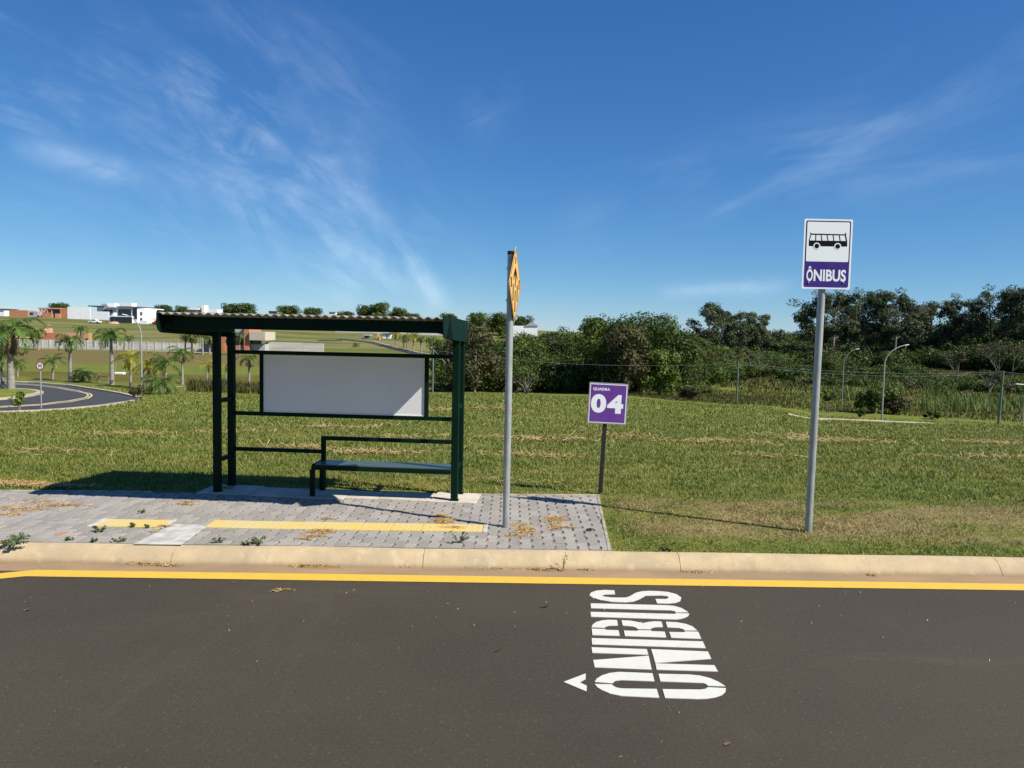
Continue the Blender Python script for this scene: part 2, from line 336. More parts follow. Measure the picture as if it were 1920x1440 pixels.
M_FRONDD = mat('dry_palm_leaflet', (.30, .20, .10), (.40, .30, .16), attr=True, rough=.7, trans=.2)
M_CAR_W = mat('white_car_paint', (.75, .75, .75), rough=.3, spec=.6)
M_CAR_R = mat('red_car_paint', (.45, .03, .03), rough=.3, spec=.6)
M_RUB = mat('tyre_rubber', (.02, .02, .02), rough=.8)
M_EARTH = mat('bare_earth', (.38, .22, .13), (.48, .33, .22), .6, .95, .4, 6, world=True)
def leafm(name, a, b): return mat(name, a, b, attr=True, rough=.6, trans=.22, spec=.25)
L_DARK = leafm('leaf_dark', (.022, .042, .006), (.088, .130, .020))
L_MID = leafm('leaf_mid', (.030, .058, .007), (.120, .165, .026))
L_LIGHT = leafm('leaf_light', (.05, .085, .010), (.15, .20, .03))
L_EUC = leafm('leaf_eucalyptus', (.034, .052, .022), (.135, .160, .070))
L_BROWN = leafm('leaf_brown', (.042, .042, .014), (.105, .100, .036))
L_TALL = leafm('tall_grass_blade', (.035, .040, .009), (.100, .098, .024))
L_REED = leafm('reed_blade', (.05, .085, .014), (.17, .21, .05))

# ------------------------------------------------------------------ terrain height
COLS = {  # photo column -> (depth, height) profile of the ground
 -700: [(45, -3.2), (80, -4.2), (95, -4.6), (98, -5.3), (106, -6.2), (113, -5.4), (116, -4.95), (180, -4.05), (195, -3.4), (300, 2.2), (345, 2.8), (700, 3), (5000, 0)],
 0:    [(45, -3.05), (80, -4.18), (97, -4.65), (99, -5.3), (106, -6.2), (113, -5.4), (116, -4.95), (180, -4.05), (195, -3.4), (285, 3.0), (300, 4.2), (345, 5.0), (700, 5), (5000, 0)],
 265:  [(45, -2.75), (71, -4.4), (93, -4.8), (96, -5.3), (104, -6.2), (113, -5.4), (116, -4.95), (180, -4.1), (195, -3.3), (285, 2.2), (300, 3.6), (340, 6.2), (700, 7), (5000, 0)],
 400:  [(45, -2.45), (75, -4.55), (92, -5.0), (95, -5.3), (104, -6.1), (113, -5.4), (116, -4.95), (180, -4.3), (195, -3.3), (300, 4.5), (345, 6.6), (700, 7), (5000, 0)],
 650:  [(45, -2.4), (75, -4.7), (95, -5.3), (104, -5.9), (116, -5.2), (180, -4.6), (195, -3.3), (260, .6), (300, 3.0), (345, 7.0), (700, 8), (5000, 0)],
 880:  [(45, -1.5), (75, -3.9), (100, -5.9), (130, -6), (180, -5), (240, -1), (300, 3.2), (345, 4.4), (700, 5), (5000, 0)],
 1130: [(45, -1.75), (70, -3.85), (100, -5.7), (130, -6), (180, -5), (250, -1), (330, 1.5), (700, 3), (5000, 0)],
 1400: [(45, -2.0), (78, -5.0), (110, -6.3), (150, -6.3), (190, -6.3), (250, -3), (350, 2), (700, 4), (5000, 0)],
 1560: [(42, -2.30), (62, -5.0), (78, -6.0), (100, -6.6), (150, -6.2), (200, -5.6), (260, -2), (350, 3), (700, 5), (5000, 0)],
 1790: [(42, -2.45), (62, -5.1), (78, -6.4), (100, -6.8), (150, -6.0), (200, -4.8), (260, -1), (350, 4), (700, 6), (5000, 0)],
 2500: [(42, -2.9), (62, -5.4), (78, -6.6), (100, -6.9), (150, -6.0), (200, -4.5), (260, 0), (350, 5), (700, 7), (5000, 0)]}
CU = np.array([(k - 960) / F for k in COLS]); CP = [np.array([(7, .13), (9.6, .145), (11, .10), (16, -.22)] + v) for v in COLS.values()]
def gz_arr(x, y):
    x = np.asarray(x, float); y = np.asarray(y, float); yy = np.maximum(y, 7.0); u = np.clip(x / yy, CU[0], CU[-1])
    Z = np.array([np.interp(yy, p[:, 0], p[:, 1]) for p in CP]); i = np.clip(np.searchsorted(CU, u, side='right') - 1, 0, len(CU) - 2)
    t = (u - CU[i]) / (CU[i + 1] - CU[i]); t = t * t * (3 - 2 * t); j = np.arange(len(np.atleast_1d(u)))
    z = np.atleast_2d(Z.reshape(len(CP), -1)); z = z[i.ravel(), j] * (1 - t.ravel()) + z[(i + 1).ravel(), j] * t.ravel()
    z = z + np.clip((yy.ravel() - 12) / 30, 0, 1) * np.clip((90 - yy.ravel()) / 20, 0, 1) * .05 * np.sin(x.ravel() * .31 + 1.3 * np.sin(y.ravel() * .23))
    return z.reshape(x.shape)
def gz(x, y): return float(gz_arr(np.array([x]), np.array([y]))[0])
def gp(px, d, dz=0.0):
    """ground point in the direction of photo column px at depth d"""
    x = (px - 960) / F * d
    for _ in range(4):
        z = gz(x, d); c = CM.transposed() @ Vector((x, d, z - CAMH)); q = 960 - F * c.x / c.z; x += (px - q) / F * d
    return Vector((x, d, gz(x, d) + dz))
K = .018                                       # the kerb runs very slightly away to the right
def ky(x): return 6.99 + K * x
def build_ground():
    ys = [7.14, 7.6, 8.2, 9, 9.6, 10.2, 11, 12, 13.5, 15] + list(np.arange(17, 122, 1.5)) + list(np.arange(124, 200, 4)) + list(np.arange(205, 360, 10)) + [400, 480, 600, 800, 1200, 2000, 3500, 6000]
    us = np.concatenate([[-12, -8, -5, -3.2, -2.2, -1.6, -1.3], np.arange(-1.15, 1.16, .01), [1.3, 1.6, 2.2, 3.2, 5, 8, 12]])
    Yg, Ug = np.meshgrid(ys, us, indexing='ij'); X = Ug * Yg; Yk = Yg.copy(); Yk[0, :] = 7.12 + K * np.clip(X[0, :], -60, 60)
    Z = gz_arr(X.ravel(), Yk.ravel()).reshape(X.shape); Z[0, :] = .128
    n, k = X.shape; V = np.stack([X, Yk, Z], -1).reshape(-1, 3)
    a = np.arange(n * k).reshape(n, k); Fq = np.stack([a[:-1, :-1], a[:-1, 1:], a[1:, 1:], a[1:, :-1]], -1).reshape(-1, 4)
    b = len(V); V = np.vstack([V, [(-3000, -3000, -.08), (3000, -3000, -.08), (3000, 7.6, -.08), (-3000, 7.6, -.08)]])
    Fq = np.vstack([Fq, [(b, b + 1, b + 2, b + 3)]])
    o = npmesh('ground', V, Fq, 4, M_GROUND); tag(o, kind='structure')
    o.data.shade_smooth()
build_ground()

# ------------------------------------------------------------------ near road, gutter, kerb
def strip(name, prof, mats, x0, x1, n, kind='structure', joints=None):
    mb = MB(); xs = list(np.linspace(x0, x1, n))
    pts = [[(x, y + K * x, z) for (y, z) in prof] for x in xs]
    for i in range(n - 1):
        for j in range(len(prof) - 1): mb.add([pts[i][j], pts[i + 1][j], pts[i + 1][j + 1], pts[i][j + 1]], [(0, 1, 2, 3)])
    o = mb.build(name, mats); bm = bmesh.new(); bm.from_mesh(o.data); bmesh.ops.remove_doubles(bm, verts=bm.verts[:], dist=1e-4); bmesh.ops.recalc_face_normals(bm, faces=bm.faces[:]); bm.to_mesh(o.data); bm.free()
    o.data.shade_smooth(); o.data.set_sharp_from_angle(angle=radians(50)); return tag(o, kind=kind)
strip('road', [(-9.0, 0.0), (-2, 0.0), (3, 0), (6.745, 0.0)], M_ASPH, -60, 60, 61)
strip('gutter', [(6.744, -.02), (6.746, .006), (6.84, .004), (6.965, .012), (6.99, -.0)], M_GUT, -60, 60, 121)
KP = [(6.972, -.02), (6.972, .014), (6.985, .04), (7.01, .075), (7.045, .108), (7.085, .130), (7.11, .140), (7.155, .143), (7.165, .10)]
def kerb():
    """cast kerb in lengths with fine open joints where the photo shows them"""
    js = [-60, -6.2, -3.1, -.79, 1.60, 4.62, 7.5, 10.5, 60]; gap = .005
    mb = MB()
    for a, b in zip(js[:-1], js[1:]):
        n = max(2, int((b - a) / .25)); xs = np.linspace(a + gap / 2, b - gap / 2, n); sk = .0
        ring = []
        for x in xs:
            ring.append([(x - sk * (z / .14), y + K * x + .004 * sin(x * 2.3) * (z > .1), z + .002 * sin(x * 3.1 + 1)) for (y, z) in KP])
        vs = [p for r in ring for p in r]; m = len(KP)
        fs = [(i * m + j, (i + 1) * m + j, (i + 1) * m + j + 1, i * m + j + 1) for i in range(n - 1) for j in range(m - 1)]
        fs += [tuple(range(m)), tuple(range((n - 1) * m, n * m))[::-1]]
        mb.add(vs, fs)
    o = mb.build('kerb', M_KERB, smooth=True); tag(o, kind='structure')
kerb()
def yellow():
    mb = MB(); xs = np.linspace(-4.18, 60, 130)
    for a, b in zip(xs[:-1], xs[1:]):
        wa = .145; mb.add([(a, 6.60 + K * a, .0045), (b, 6.60 + K * b, .0045), (b, 6.765 + K * b - .004, .0105), (a, 6.765 + K * a - .004, .0105)], [(0, 1, 2, 3)])
    # taper towards the lane at the left
    p0 = on(67, 1079); p1 = on(67, 1068); q0 = on(0, 1085.5); q1 = on(0, 1074); d0 = q0 - p0; d1 = q1 - p1
    a0 = Vector((-4.18, 6.60 - 4.18 * K, .0045)); a1 = Vector((-4.18, 6.761 - 4.18 * K, .0105))
    mb.add([a0, a1, a1 + Vector((d1.x * 8, d1.y * 8, -.006)), a0 + Vector((d0.x * 8, d0.y * 8, 0))], [(0, 1, 2, 3)])
    o = mb.build('yellow_line', M_YEL); tag(o, kind='structure')
yellow()
def lettering():
    Z = lambda x, y: on(1040 + x / 5.647, 1090 + y / 5.647, .0045)
    P = [
     [(95,1063),(328,975),(328,1030),(262,1067),(340,1105),(338,1165)],
     [(425,1062),(445,1030),(500,995),(580,970),(680,958),(1035,972),(1057,1056),(700,1043),(640,1050),(605,1078)],
     [(1100,978),(1420,985),(1540,997),(1650,1025),(1740,1065),(1808,1110),(1622,1103),(1600,1085),(1560,1073),(1120,1057)],
     [(425,1085),(605,1090),(620,1104),(650,1122),(710,1133),(1080,1138),(1107,1230),(700,1210),(590,1188),(500,1150),(450,1118)],
     [(1143,1140),(1540,1145),(1600,1137),(1622,1120),(1813,1130),(1808,1165),(1770,1200),(1700,1225),(1600,1240),(1500,1243),(1170,1232)],
     [(390,697),(975,717),(992,775),(400,755)], [(1022,717),(1622,742),(1658,817),(1065,862),(1045,790)],
     [(408,832),(995,787),(1027,932),(425,908)], [(1068,868),(1692,887),(1728,952),(1080,933)],
     [(392,600),(1568,635),(1600,705),(397,665)],
     [(390,485),(405,455),(440,430),(500,413),(570,406),(660,409),(670,466),(570,468),(540,476),(530,491)],
     [(708,411),(800,415),(870,428),(935,441),(1000,428),(1060,422),(1130,425),(1147,482),(1060,483),(1025,492),(1016,506),(880,503),(860,488),(820,475),(722,467)],
     [(1178,427),(1290,432),(1390,450),(1460,477),(1508,518),(1378,518),(1360,505),(1310,492),(1193,485)],
     [(393,500),(532,504),(545,513),(675,517),(690,575),(400,567)], [(733,520),(875,524),(885,516),(1018,519),(1030,527),(1165,532),(1182,592),(745,577)],
     [(1213,535),(1370,538),(1382,530),(1520,532),(1552,607),(1235,595)],
     [(382,232),(1180,252),(1270,260),(1340,280),(1415,325),(1283,327),(1270,315),(1215,305),(385,282)],
     [(380,322),(1220,343),(1270,345),(1285,336),(1425,340),(1415,362),(1380,382),(1330,395),(1280,402),(385,373)],
     [(632,95),(640,135),(530,137),(497,148),(520,160),(600,170),(700,172),(760,170),(800,155),(860,120),(920,105),(1000,100),(1100,103),(1200,112),(1290,135),(1340,170),(1330,205),(1280,225),(1200,233),(1085,231),(1067,185),(1180,187),(1210,172),(1190,155),(1120,148),(960,150),(900,185),(830,212),(740,220),(600,215),(480,195),(400,170),(368,145),(385,118),(440,98),(530,90)]]
    mb = MB()
    for q in P: mb.prism([Z(*p) for p in q], (0, 0, -.004))
    o = mb.build('road_lettering', M_WHITEP, tri=True)
    tag(o, 'white stencilled word painted sideways on the dark asphalt', 'road marking')
lettering()

# ------------------------------------------------------------------ pavement of interlocking blocks
PX1 = lambda y: 1.105 - .066 * (9.63 - y)       # right edge of the paved strip
PB = lambda x: 9.56 + .057 * x                  # back edge
def pavement():
    px, py = .110, .222; z1 = .150; V = []; Fc = []; R = []
    zig = [(0, 0), (.012, .25), (-.012, .5), (.012, .75), (0, 1)]
    i0, i1 = int(-15 / px), int(1.3 / px)
    g = .0032
    for i in range(i0, i1):
        off = (i % 2) * .5
        for j in range(-2, 14):
            y0 = 7.17 + (j + off) * py; x0 = i * px
            xc = x0 + px / 2; yc = y0 + K * xc; 
            lo = 7.165 + K * xc; hi = PB(xc)
            ya = max(yc, lo); yb = min(yc + py, hi)
            if yb - ya < .03 or x0 > PX1(yc) - .03: continue
            ta = (ya - yc) / py; tb = (yb - yc) / py
            ts = [ta] + [t for t in (0.0, .2, .4, .6, .8, 1.0) if ta + .02 < t < tb - .02] + [tb]
            zx = lambda t: float(np.interp(t, [0, .2, .4, .6, .8, 1], [0, .013, .013, -.013, -.013, 0]))
            dz = random.gauss(0, .0016) - max(0, .7 - abs(x0 + 5)) * .0; rr = random.random()
            Lf = [(x0 + g + zx(t), yc + t * py + (g if k == 0 else (-g if k == len(ts) - 1 else 0))) for k, t in enumerate(ts)]
            Rt = [(x0 + px - g + zx(t), yc + t * py + (g if k == 0 else (-g if k == len(ts) - 1 else 0))) for k, t in enumerate(ts)]
            Rt = [(min(p[0], PX1(p[1]) - .004), p[1]) for p in Rt]
            out = Lf + Rt[::-1]; cx = sum(p[0] for p in out) / len(out); cy = sum(p[1] for p in out) / len(out); m = len(out)
            ins = [(cx + (p[0] - cx) * .93, cy + (p[1] - cy) * .965) for p in out]
            tx, ty = random.gauss(0, .008), random.gauss(0, .008)
            zz = lambda p, h: h + dz + (p[0] - cx) * tx + (p[1] - cy) * ty
            b = len(V); V += [(p[0], p[1], zz(p, z1)) for p in ins] + [(p[0], p[1], zz(p, z1 - .005)) for p in out] + [(p[0], p[1], z1 - .02) for p in out]
            Fc.append(tuple(range(b, b + m)))
            for k in range(m):
                k2 = (k + 1) % m; Fc.append((b + k, b + m + k, b + m + k2, b + k2)); Fc.append((b + m + k, b + 2 * m + k, b + 2 * m + k2, b + m + k2))
            R += [rr] * (3 * m)
    me = bpy.data.meshes.new('pavement'); me.from_pydata(V, [], Fc); bm = bmesh.new(); bm.from_mesh(me); bmesh.ops.recalc_face_normals(bm, faces=bm.faces[:]); bm.to_mesh(me); bm.free()
    a = me.attributes.new('rnd', 'FLOAT', 'POINT'); a.data.foreach_set('value', np.array(R, np.float32))
    o = link('pavement', me, M_PAVER); tag(o, kind='structure')
    mb = MB(); xs = list(np.linspace(-15, 1.0, 41))
    for a_, b_ in zip(xs[:-1], xs[1:]): mb.add([(a_, 7.16 + K * a_, .1415), (b_, 7.16 + K * b_, .1415), (b_, PB(b_), .1415), (a_, PB(a_), .1415)], [(0, 1, 2, 3)])
    mb.build('pavement_bedding', M_SAND)['kind'] = 'structure'
    # slim concrete edging at the back and at the right end
    mb = MB(); 
    for a_, b_ in ((-15, -6.2), (-6.2, -4.4), (-.42, 1.14)): mb.prism([(a_, PB(a_) , .08), (b_, PB(b_), .08), (b_, PB(b_) + .045, .08), (a_, PB(a_) + .045, .08)], (0, 0, .078))
    mb.prism([(PX1(7.2) - .002, 7.19, .08), (PX1(7.2) + .03, 7.19, .08), (PX1(9.6) + .03, 9.62, .08), (PX1(9.6) - .002, 9.62, .08)], (0, 0, .070))
    tag(mb.build('pavement_edging', M_EDGE, bevel=.004), kind='structure')
pavement()
def tactile():
    mb = MB(); w = .30
    def run(xa, xb, ya, yb, n):
        for i in range(n):
            x0 = xa + (xb - xa) * i / n + .002; x1 = xa + (xb - xa) * (i + 1) / n - .002; y0 = ya + (yb - ya) * i / n; h = .152 + random.gauss(0, .0012) + .003
            mb.bx(x0, x1, y0, y0 + w, .145, h)
            for k in range(5):
                for j in range(5):
                    cx = x0 + (x1 - x0) * (k + .5) / 5; cy = y0 + w * (j + .5) / 5; r = .011
                    vs = [(cx + r * cos(t * pi / 3), cy + r * sin(t * pi / 3), h) for t in range(6)] + [(cx + r * .5 * cos(t * pi / 3), cy + r * .5 * sin(t * pi / 3), h + .0035) for t in range(6)]
                    mb.add(vs, [tuple(range(6, 12))] + [(t, (t + 1) % 6, 6 + (t + 1) % 6, 6 + t) for t in range(6)])
    run(-4.21, -3.54, 7.66, 7.67, 2); run(-3.10, -.27, 7.69, 7.735, 9)
    o = mb.build('tactile_strip', M_TACT); tag(o, kind='structure')
    mb = MB()   # mortar edging round the tiles and the poured patch between the two runs
    mb.bx(-4.27, -4.212, 7.645, 7.975, .145, .1565); mb.bx(-3.538, -3.50, 7.65, 7.98, .145, .157); mb.bx(-.268, -.225, 7.72, 8.05, .145, .157)
    mb.prism([on(250, 1021, .15), on(340, 1022, .15), on(386, 989, .15), on(372, 984, .15), on(325, 984, .15)], (0, 0, .0075))
    for p in mb.v: pass
    o = mb.build('mortar_patch', M_PATCH, bevel=.003); tag(o, kind='structure')
tactile()
# concrete footing under the shelter
SH_O = Vector((-3.607, 9.378, .15)); SH_RZ = -math.atan2(.242, 2.942); SHM = Matrix.Translation(SH_O) @ Matrix.Rotation(SH_RZ, 4, 'Z')
def shelter_base():
    mb = MB()
    for a_, b_, y0, y1, h in ((-.22, .42, -.10, .42, .012), (.43, 1.02, -.12, .36, .010), (1.03, 1.62, -.14, .36, .012), (1.63, 2.02, -.07, .35, .009), (2.03, 2.66, -.06, .36, .0095), (2.67, 3.22, -.10, .44, .013)):
        q = [SHM @ Vector(p) for p in ((a_, y0, -.02), (b_, y0, -.02), (b_, y1, -.02), (a_, y1, -.02))]; mb.prism(q, (0, 0, .02 + h))
    tag(mb.build('shelter_footing', M_CONC, bevel=.004), kind='structure')
shelter_base()
mb = MB(); c0 = on(116, 1000, .1535); mb.tube([c0 + Vector((0, 0, -.006)), c0 + Vector((0, 0, .0005))], .06, 18)
tag(mb.build('clay_cap', M_CLAY), 'small round red clay cap set flush in the grey paving near the kerb', 'drain cap')

# ------------------------------------------------------------------ bus shelter
def shelter():
    t = empty('bus_shelter', SH_O, SH_RZ, 'dark green steel bus shelter with corrugated roof, blank white board and bench', 'bus shelter')
    L = 2.95; P = .080; D = .40; H = 1.96
    for x in (0, L):
        for y, h in ((0, H), (D, H)):
            mb = MB(); mb.box((x, y, h / 2 + .012), (P, P, h)); o = mb.build('post', M_GREEN, t, bevel=.004)
            mb = MB(); mb.box((x, y, .0175), (.105, .105, .005)); mb.build('base_plate', M_GREEN, o)
        for z in (.40, 1.13):
            mb = MB(); mb.box((x, D / 2, z), (.05, D - P, .05)); mb.build('side_rail', M_GREEN, t, bevel=.003)
    # rear frame: board rails, low rail
    for z, x0 in ((1.725, 0), (.945, 0)):
        mb = MB(); mb.bx(x0 + P / 2, L - P / 2, D - .025, D + .025, z - .024, z + .024); mb.build('rear_rail', M_GREEN, t, bevel=.003)
    mb = MB(); mb.bx(P / 2, 1.189, D - .025, D + .025, .462, .508); mb.build('rear_rail', M_GREEN, t, bevel=.003)
    for x in (.40, 2.52):
        mb = MB(); mb.bx(x - .024, x + .024, D - .024, D + .024, .969, 1.701); mb.build('board_mullion', M_GREEN, t, bevel=.003)
    b = MB(); b.bx(.426, 2.494, D - .008, D + .006, .971, 1.699); bo = b.build('display_board', M_BOARD, t)
    tag(bo, 'blank white display panel')
    tr = MB()
    for a in ((.426, 2.494, 1.687, 1.699), (.426, 2.494, .971, .983)): tr.bx(a[0], a[1], D - .017, D - .0085, a[2], a[3])
    for a in ((.4262, .438), (2.482, 2.4938)): tr.bx(a[0], a[1], D - .0165, D - .0085, .9835, 1.6865)
    tr.build('board_trim', M_BOARD, bo, bevel=.002)
    # bench
    bn = MB(); bn.bx(1.245, L - P / 2 - .002, -.05, .30, .385, .40); seat = bn.build('bench_seat', M_SEAT, t, bevel=.003)
    fr = MB(); fr.bx(1.205, L - P / 2 - .001, -.068, -.032, .335, .388); fr.bx(1.205, L - P / 2 - .001, .29, .33, .335, .388); fr.bx(1.205, 1.243, -.03, .288, .335, .3995)
    fr.build('seat_frame', M_GREEN, seat, bevel=.003)
    for y in (-.05, .31):
        mb = MB(); mb.bx(1.19, 1.245, y - .027, y + .027, .012, .334); mb.build('bench_leg', M_GREEN, t, bevel=.003)
    br = MB(); br.bx(1.19, 1.245, .337, .385, .012, .64); br.bx(1.19, L - P / 2, .336, .386, .6405, .689); br.build('bench_backrest', M_GREEN, t, bevel=.003)
    # roof
    ZN, ZF = 2.175, 2.145; Y0, Y1 = -1.20, .47; X0, X1 = -.06, L + .045
    def rz(y): return ZN + (ZF - ZN) * (y - Y0) / (Y1 - Y0)
    pit = .090; n = int((X1 - X0) / pit * 12); V = []; Fq = []
    for k in range(n + 1):
        x = X0 + (X1 - X0) * k / n; w = .0115 * sin(2 * pi * (x - X0) / pit)
        for (y, dz) in ((Y0 - .03, 0), (Y1 + .04, 0), (Y0 - .03, -.007), (Y1 + .04, -.007)): V.append((x, y, rz(y) + w + dz))
    for k in range(n):
        a = 4 * k; b_ = a + 4; Fq += [(a, b_, b_ + 1, a + 1), (a + 2, a + 3, b_ + 3, b_ + 2), (a, a + 2, b_ + 2, b_), (a + 1, b_ + 1, b_ + 3, a + 3)]
    ro = npmesh('roof_sheet', np.array(V), np.array(Fq), 4, M_ROOF, t); ro.data.shade_smooth(); ro.data.set_sharp_from_angle(angle=radians(50))
    for y, h in ((Y0 + .12, .125), (-.62, .06), (-.02, .06), (.40, .06)):
        z = rz(y) - .03; mb = MB(); mb.bx(X0 + .02, X1 - .02, y - .02, y + .02, z - h, z); mb.build('purlin', M_GREEN, t, bevel=.003)
    mb = MB(); z = rz(Y0 + .3); mb.bx(X0 + .02, X1 - .02, -.90, -.87, 2.055, 2.095); mb.build('purlin', M_GREEN, t, bevel=.003)
    for x in (0, L):   # rafters carrying the roof on each post pair
        mb = MB(); mb.prism([(x - .03, Y0 + .05, rz(Y0) - .105), (x - .03, D + .03, 1.973), (x - .03, D + .03, rz(D) - .093), (x - .03, Y0 + .05, rz(Y0) - .107 + .0)], (.06, 0, 0))
        mb = MB(); mb.prism([(x - .03, Y0 + .06, 2.02), (x - .03, -.3, 1.975), (x - .03, D + .04, 1.973), (x - .03, D + .04, 2.05), (x - .03, Y0 + .06, 2.072)], (.06, 0, 0)); mb.build('rafter', M_GREEN, t)
    for x in (X0 - .004, X1 + .001):   # end fascias with rounded front corner
        pr = []
        def arc(cy, cz, r, a0, a1, n=7):
            return [(cy + r * cos(radians(a0 + (a1 - a0) * k / n)), cz + r * sin(radians(a0 + (a1 - a0) * k / n))) for k in range(n + 1)]
        zb0, zb1 = 1.965, 1.905; yN = Y0 - .045
        pr = arc(yN + .11, zb0 + .11, .11, 180, 270) + [(Y1 + .05, zb1), (Y1 + .05, 2.168)] + arc(yN + .04, 2.172, .035, 90, 180, 4)
        mb = MB(); mb.prism([(x, a, b_) for a, b_ in pr], (.012, 0, 0)); mb.build('roof_fascia', M_GREEN, t)
    return t
shelter()

# ------------------------------------------------------------------ roadside signs
def pole_thing(name, label, base, r, h, lean=(0, 0), mat_=M_GALV, cap=True, group=None, cat='sign'):
    t = empty(name, base, 0, label, cat, group); top = Vector((lean[0], lean[1], h))
    mb = MB(); mb.tube([(0, 0, -.1)] + [top * k for k in (.25, .5, .75, 1)], r, 20); mb.build('pole', mat_, t, smooth=True)
    if cap: mb = MB(); mb.tube([top, top + Vector((0, 0, .035))], r + .003, 20); mb.build('pole_cap', M_BLACK, t, smooth=True)
    return t
# pedestrian-crossing warning diamond, seen almost edge on
t = pole_thing('warning_sign', 'amber diamond crossing sign seen edge on atop a steel pole in the paving', (-.035, 7.97, .15), .0365, 2.84)
wd = Vector((.125, .77, 0)).normalized(); nn = Vector((wd.y, -wd.x, 0)); ctr = Vector((.047, .0, 2.535))
def dia(mb, pts, o, mi=0, thick=.0008): mb.prism([ctr + wd * a + Vector((0, 0, b)) + nn * o for a, b in pts], nn * thick, mi)
def sq(r): return [(-r, 0), (0, -r), (r, 0), (0, r)]
mb = MB(); dia(mb, sq(.39), -.002, 0, .003); o = mb.build('sign_plate', M_AMBER, t)
mb = MB()
for a, b in zip(sq(.372), sq(.372)[1:] + sq(.372)[:1]):
    c_, d_ = [tuple(v * .955 for v in p) for p in (a, b)]; dia(mb, [a, b, d_, c_], .0012)
dia(mb, [(-.022, .21), (.022, .21), (.022, .28), (-.022, .28)], .0012)
dia(mb, [(0, .19), (-.12, .085), (-.12, .03), (-.024, .11), (-.024, -.03), (.024, -.03), (.024, .11), (.12, .03), (.12, .085)], .0012)
for x, a_, b_ in ((-.25, .06, -.04), (-.13, -.0, -.17), (-.0, -.06, -.28), (.13, -.0, -.17), (.25, .06, -.04)): dia(mb, [(x - .028, b_), (x + .028, b_), (x + .028, a_), (x - .028, a_)], .0012)
mb.build('sign_symbol', M_SGNK, t, tri=True)
for z in (2.37, 2.70): mb = MB(); mb.tube([(0, 0, z - .012), (0, 0, z + .012)], .045, 20); mb.bar((.03, 0, z), (.05, 0, z), .03); mb.build('clamp', M_GALV, t)

# bus stop sign
t = pole_thing('bus_stop_sign', 'white and purple bus pictogram sign on a tall steel pole standing in the grass verge', (3.185, 8.07, .13), .0375, 3.22, (.03, 0), cap=False)
so = Vector((3.227 - 3.185, -.052, 0)); Wd, Hd = .499, .716; z0 = 2.575
A = np.array([[804, -63], [28, 1172]], float); Ai = np.linalg.inv(A)
def sg(x, y):
    s_, t_ = Ai @ np.array([x - 218, y - 90]); return (s_ - .5) * Wd, (1 - t_) * Hd
def dec(mb, pts, o, th=.0006, raw=False):
    q = pts if raw else [sg(*p) for p in pts]
    mb.prism([(so.x + a, so.y - o, z0 + b) for a, b in q], (0, -th, 0))
def rrect(x0, x1, y0, y1, r, n=5):
    out = []
    for cx, cy, a in ((x1 - r, y1 - r, 0), (x0 + r, y1 - r, 90), (x0 + r, y0 + r, 180), (x1 - r, y0 + r, 270)):
        out += [(cx + r * cos(radians(a + 90 * k / n)), cy + r * sin(radians(a + 90 * k / n))) for k in range(n + 1)]
    return out
mb = MB(); dec(mb, rrect(-Wd / 2, Wd / 2, 0, Hd, .012), 0, .003, True); o = mb.build('sign_plate', M_SGNW, t)
mb = MB(); dec(mb, rrect(-.231, .231, .018, .698, .018), .0032, .0005, True); mb.build('sign_border', M_SGNN, t)
mb = MB(); dec(mb, rrect(-.230, .230, .020, .285, .016), .0039, .0005, True); mb.build('sign_panel', M_SGNP, t)
mb = MB(); dec(mb, rrect(-.219, .219, .281, .686, .014), .0046, .0005, True); mb.build('pictogram_panel', M_SGNW, t)
mb = MB()
dec(mb, [(303, 325), (318, 322), (327, 340), (880, 362), (891, 335), (906, 340), (899, 382), (316, 361)], .0053)
dec(mb, [(283, 455), (918, 475), (920, 560), (912, 568), (290, 550), (280, 540)], .0053)
dec(mb, [(310, 358), (325, 358), (297, 456), (282, 456)], .0053); dec(mb, [(878, 370), (899, 370), (920, 478), (898, 478)], .0053)
for a, b in ((400, 395), (485, 500), (585, 600), (685, 697), (785, 802)): dec(mb, [(a - 8, 360), (a + 8, 360), (b + 8, 470), (b - 8, 470)], .0052)
for cx, cy in ((413, 551), (760, 563)): dec(mb, [(cx + 40 * cos(k * pi / 9), cy + 40 * sin(k * pi / 9)) for k in range(18)], .0068)
bp = mb.build('pictogram', M_SGNK, t, tri=True)
for cx, cy in ((413, 551), (760, 563)): mb = MB(); dec(mb, [(cx + 58 * cos(k * pi / 9), cy + 58 * sin(k * pi / 9)) for k in range(18)], .0061); mb.build('wheel_arch', M_SGNW, bp)
mb = MB(); tv, tf = text2d('NIBUS', .030)
vs = [(so.x + (-.131 + .333 * a), so.y - .0052, z0 + .079 + .122 * b) for a, b in tv]; mb.add(vs, tf)
tv, tf = text2d('O', .030); mb.add([(so.x + (-.206 + .066 * a), so.y - .0052, z0 + .078 + .124 * b) for a, b in tv], tf)
dec(mb, [(-.190, .207), (-.180, .207), (-.173, .217), (-.166, .207), (-.156, .207), (-.167, .232), (-.179, .232)], .0048, .0005, True)
mb.build('lettering', M_SGNW, t, tri=True)
for a in ((272, 1158), (850, 1170)):
    x, z = sg(*a); mb = MB(); mb.tube([(so.x + x, so.y - .004, z0 + z), (so.x + x, so.y - .012, z0 + z)], .008, 8); mb.build('bolt', M_GALV, t)
for z in (2.70, 3.13): mb = MB(); mb.tube([(.025, 0, z - .015), (.025, 0, z + .015)], .047, 20); mb.build('clamp', M_GALV, t)

